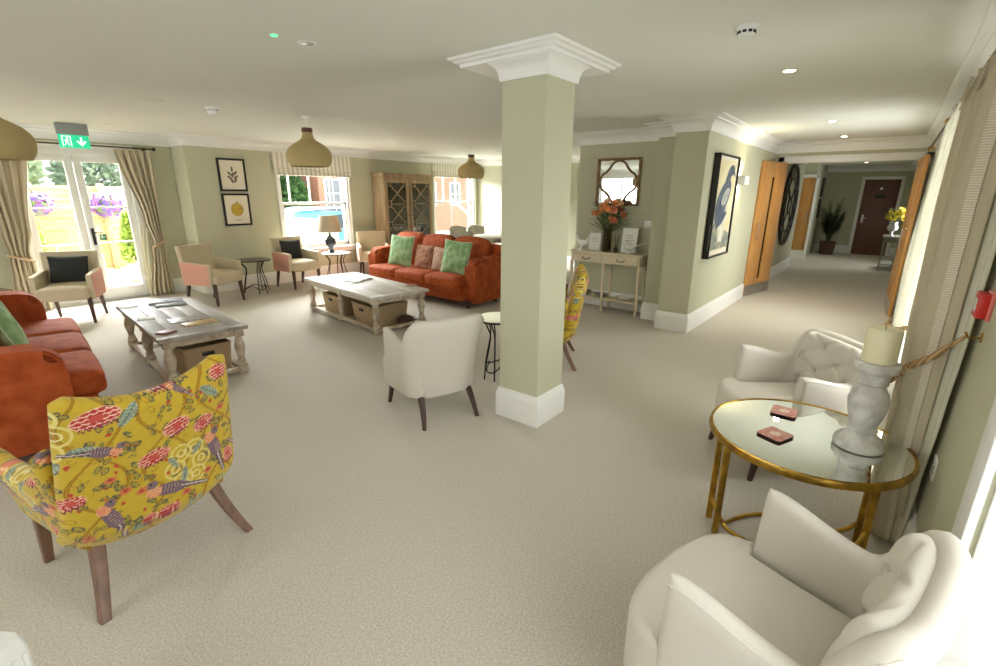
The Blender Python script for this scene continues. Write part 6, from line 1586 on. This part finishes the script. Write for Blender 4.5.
# parked vehicles
def car(label, loc, rz, body, L, W_, H_, van=False):
    t = thing('van' if van else 'car', label, 'van' if van else 'car', loc, rz, 'parked vehicles')
    hb = H_*0.54
    if van: side = [(-L/2, 0.25), (L/2, 0.25), (L/2, hb), (L/2-0.35, hb+0.05), (L/2-0.95, H_), (-L/2+0.05, H_), (-L/2, H_-0.1)]
    else: side = [(-L/2, 0.28), (L/2, 0.28), (L/2, hb-0.08), (L/2-0.9, hb), (L/2-1.55, H_-0.05), (L/2-1.9, H_), (-L/2+0.85, H_), (-L/2+0.45, H_-0.06), (-L/2+0.05, hb+0.02), (-L/2, hb-0.15)]
    bm = new(); add_prism(bm, rounded_poly(side, 0.12, 4), -W_/2, W_/2, 'XZ')
    bmesh.ops.bevel(bm, geom=[e for e in bm.edges if abs(e.verts[0].co.y-e.verts[1].co.y) < 1e-4], offset=0.06, segments=3, affect='EDGES'); obj('body', bm, body, t)
    gl = mat('car_window', (60, 70, 78), 0.1); bm = new()
    for s in (-1, 1):
        if van: add_prism(bm, [(L/2-1.6, hb+0.1), (L/2-0.55, hb+0.1), (L/2-1.0, H_-0.14), (L/2-1.6, H_-0.14)], s*W_/2-0.004, s*W_/2+0.004, 'XZ')
        else:
            add_prism(bm, [(L/2-1.5, hb+0.04), (L/2-1.9, H_-0.12), (-0.05, H_-0.10), (-0.05, hb+0.04)], s*W_/2-0.004, s*W_/2+0.004, 'XZ'); add_prism(bm, [(-0.12, hb+0.04), (-0.12, H_-0.10), (-L/2+0.85, H_-0.12), (-L/2+0.45, hb+0.04)], s*W_/2-0.004, s*W_/2+0.004, 'XZ')
    obj('side_window', bm, gl, t, False)
    for sx in (-1, 1):
        for sy in (-1, 1):
            bm = new(); add_lathe(bm, [(0, -0.1), (0.27, -0.1), (0.31, -0.07), (0.31, 0.07), (0.27, 0.1), (0, 0.1)], (sx*L*0.31, sy*(W_/2-0.08), 0.31), 24, (PI/2, 0, 0)); wl = obj('wheel', bm, mat('tyre_rubber', (36, 36, 38), 0.8), t)
            bm = new(); add_lathe(bm, [(0, 0), (0.18, 0), (0.17, 0.02), (0, 0.025)], (sx*L*0.31, sy*(W_/2+0.022), 0.31), 18, (PI/2 if sy < 0 else -PI/2, 0, 0)); obj('hubcap', bm, STEEL, wl)
    bm = new()
    for s in (-1, 1): add_box(bm, (L/2-0.02, s*W_*0.36, hb-0.18), (0.06, 0.3, 0.14), bev=0.02)
    obj('headlight', bm, PLASTIC, t)
BLUEC = mat('sky_blue_paint', (96, 178, 214), 0.25); WHITEC = mat('white_car_paint', (240, 242, 244), 0.25); SILV = mat('silver_paint', (196, 200, 204), 0.3)
car('sky blue car parked outside the lamp window', (11.9, 18.3, -0.62), 0.12, BLUEC, 3.9, 1.7, 1.5)
car('white van parked at the left of the lamp window', (6.45, 13.6, -0.62), PI/2+0.08, WHITEC, 4.2, 1.75, 1.52, True)
car('white car parked behind the sky blue car', (12.9, 20.7, -0.62), 0.02, WHITEC, 4.1, 1.75, 1.62)
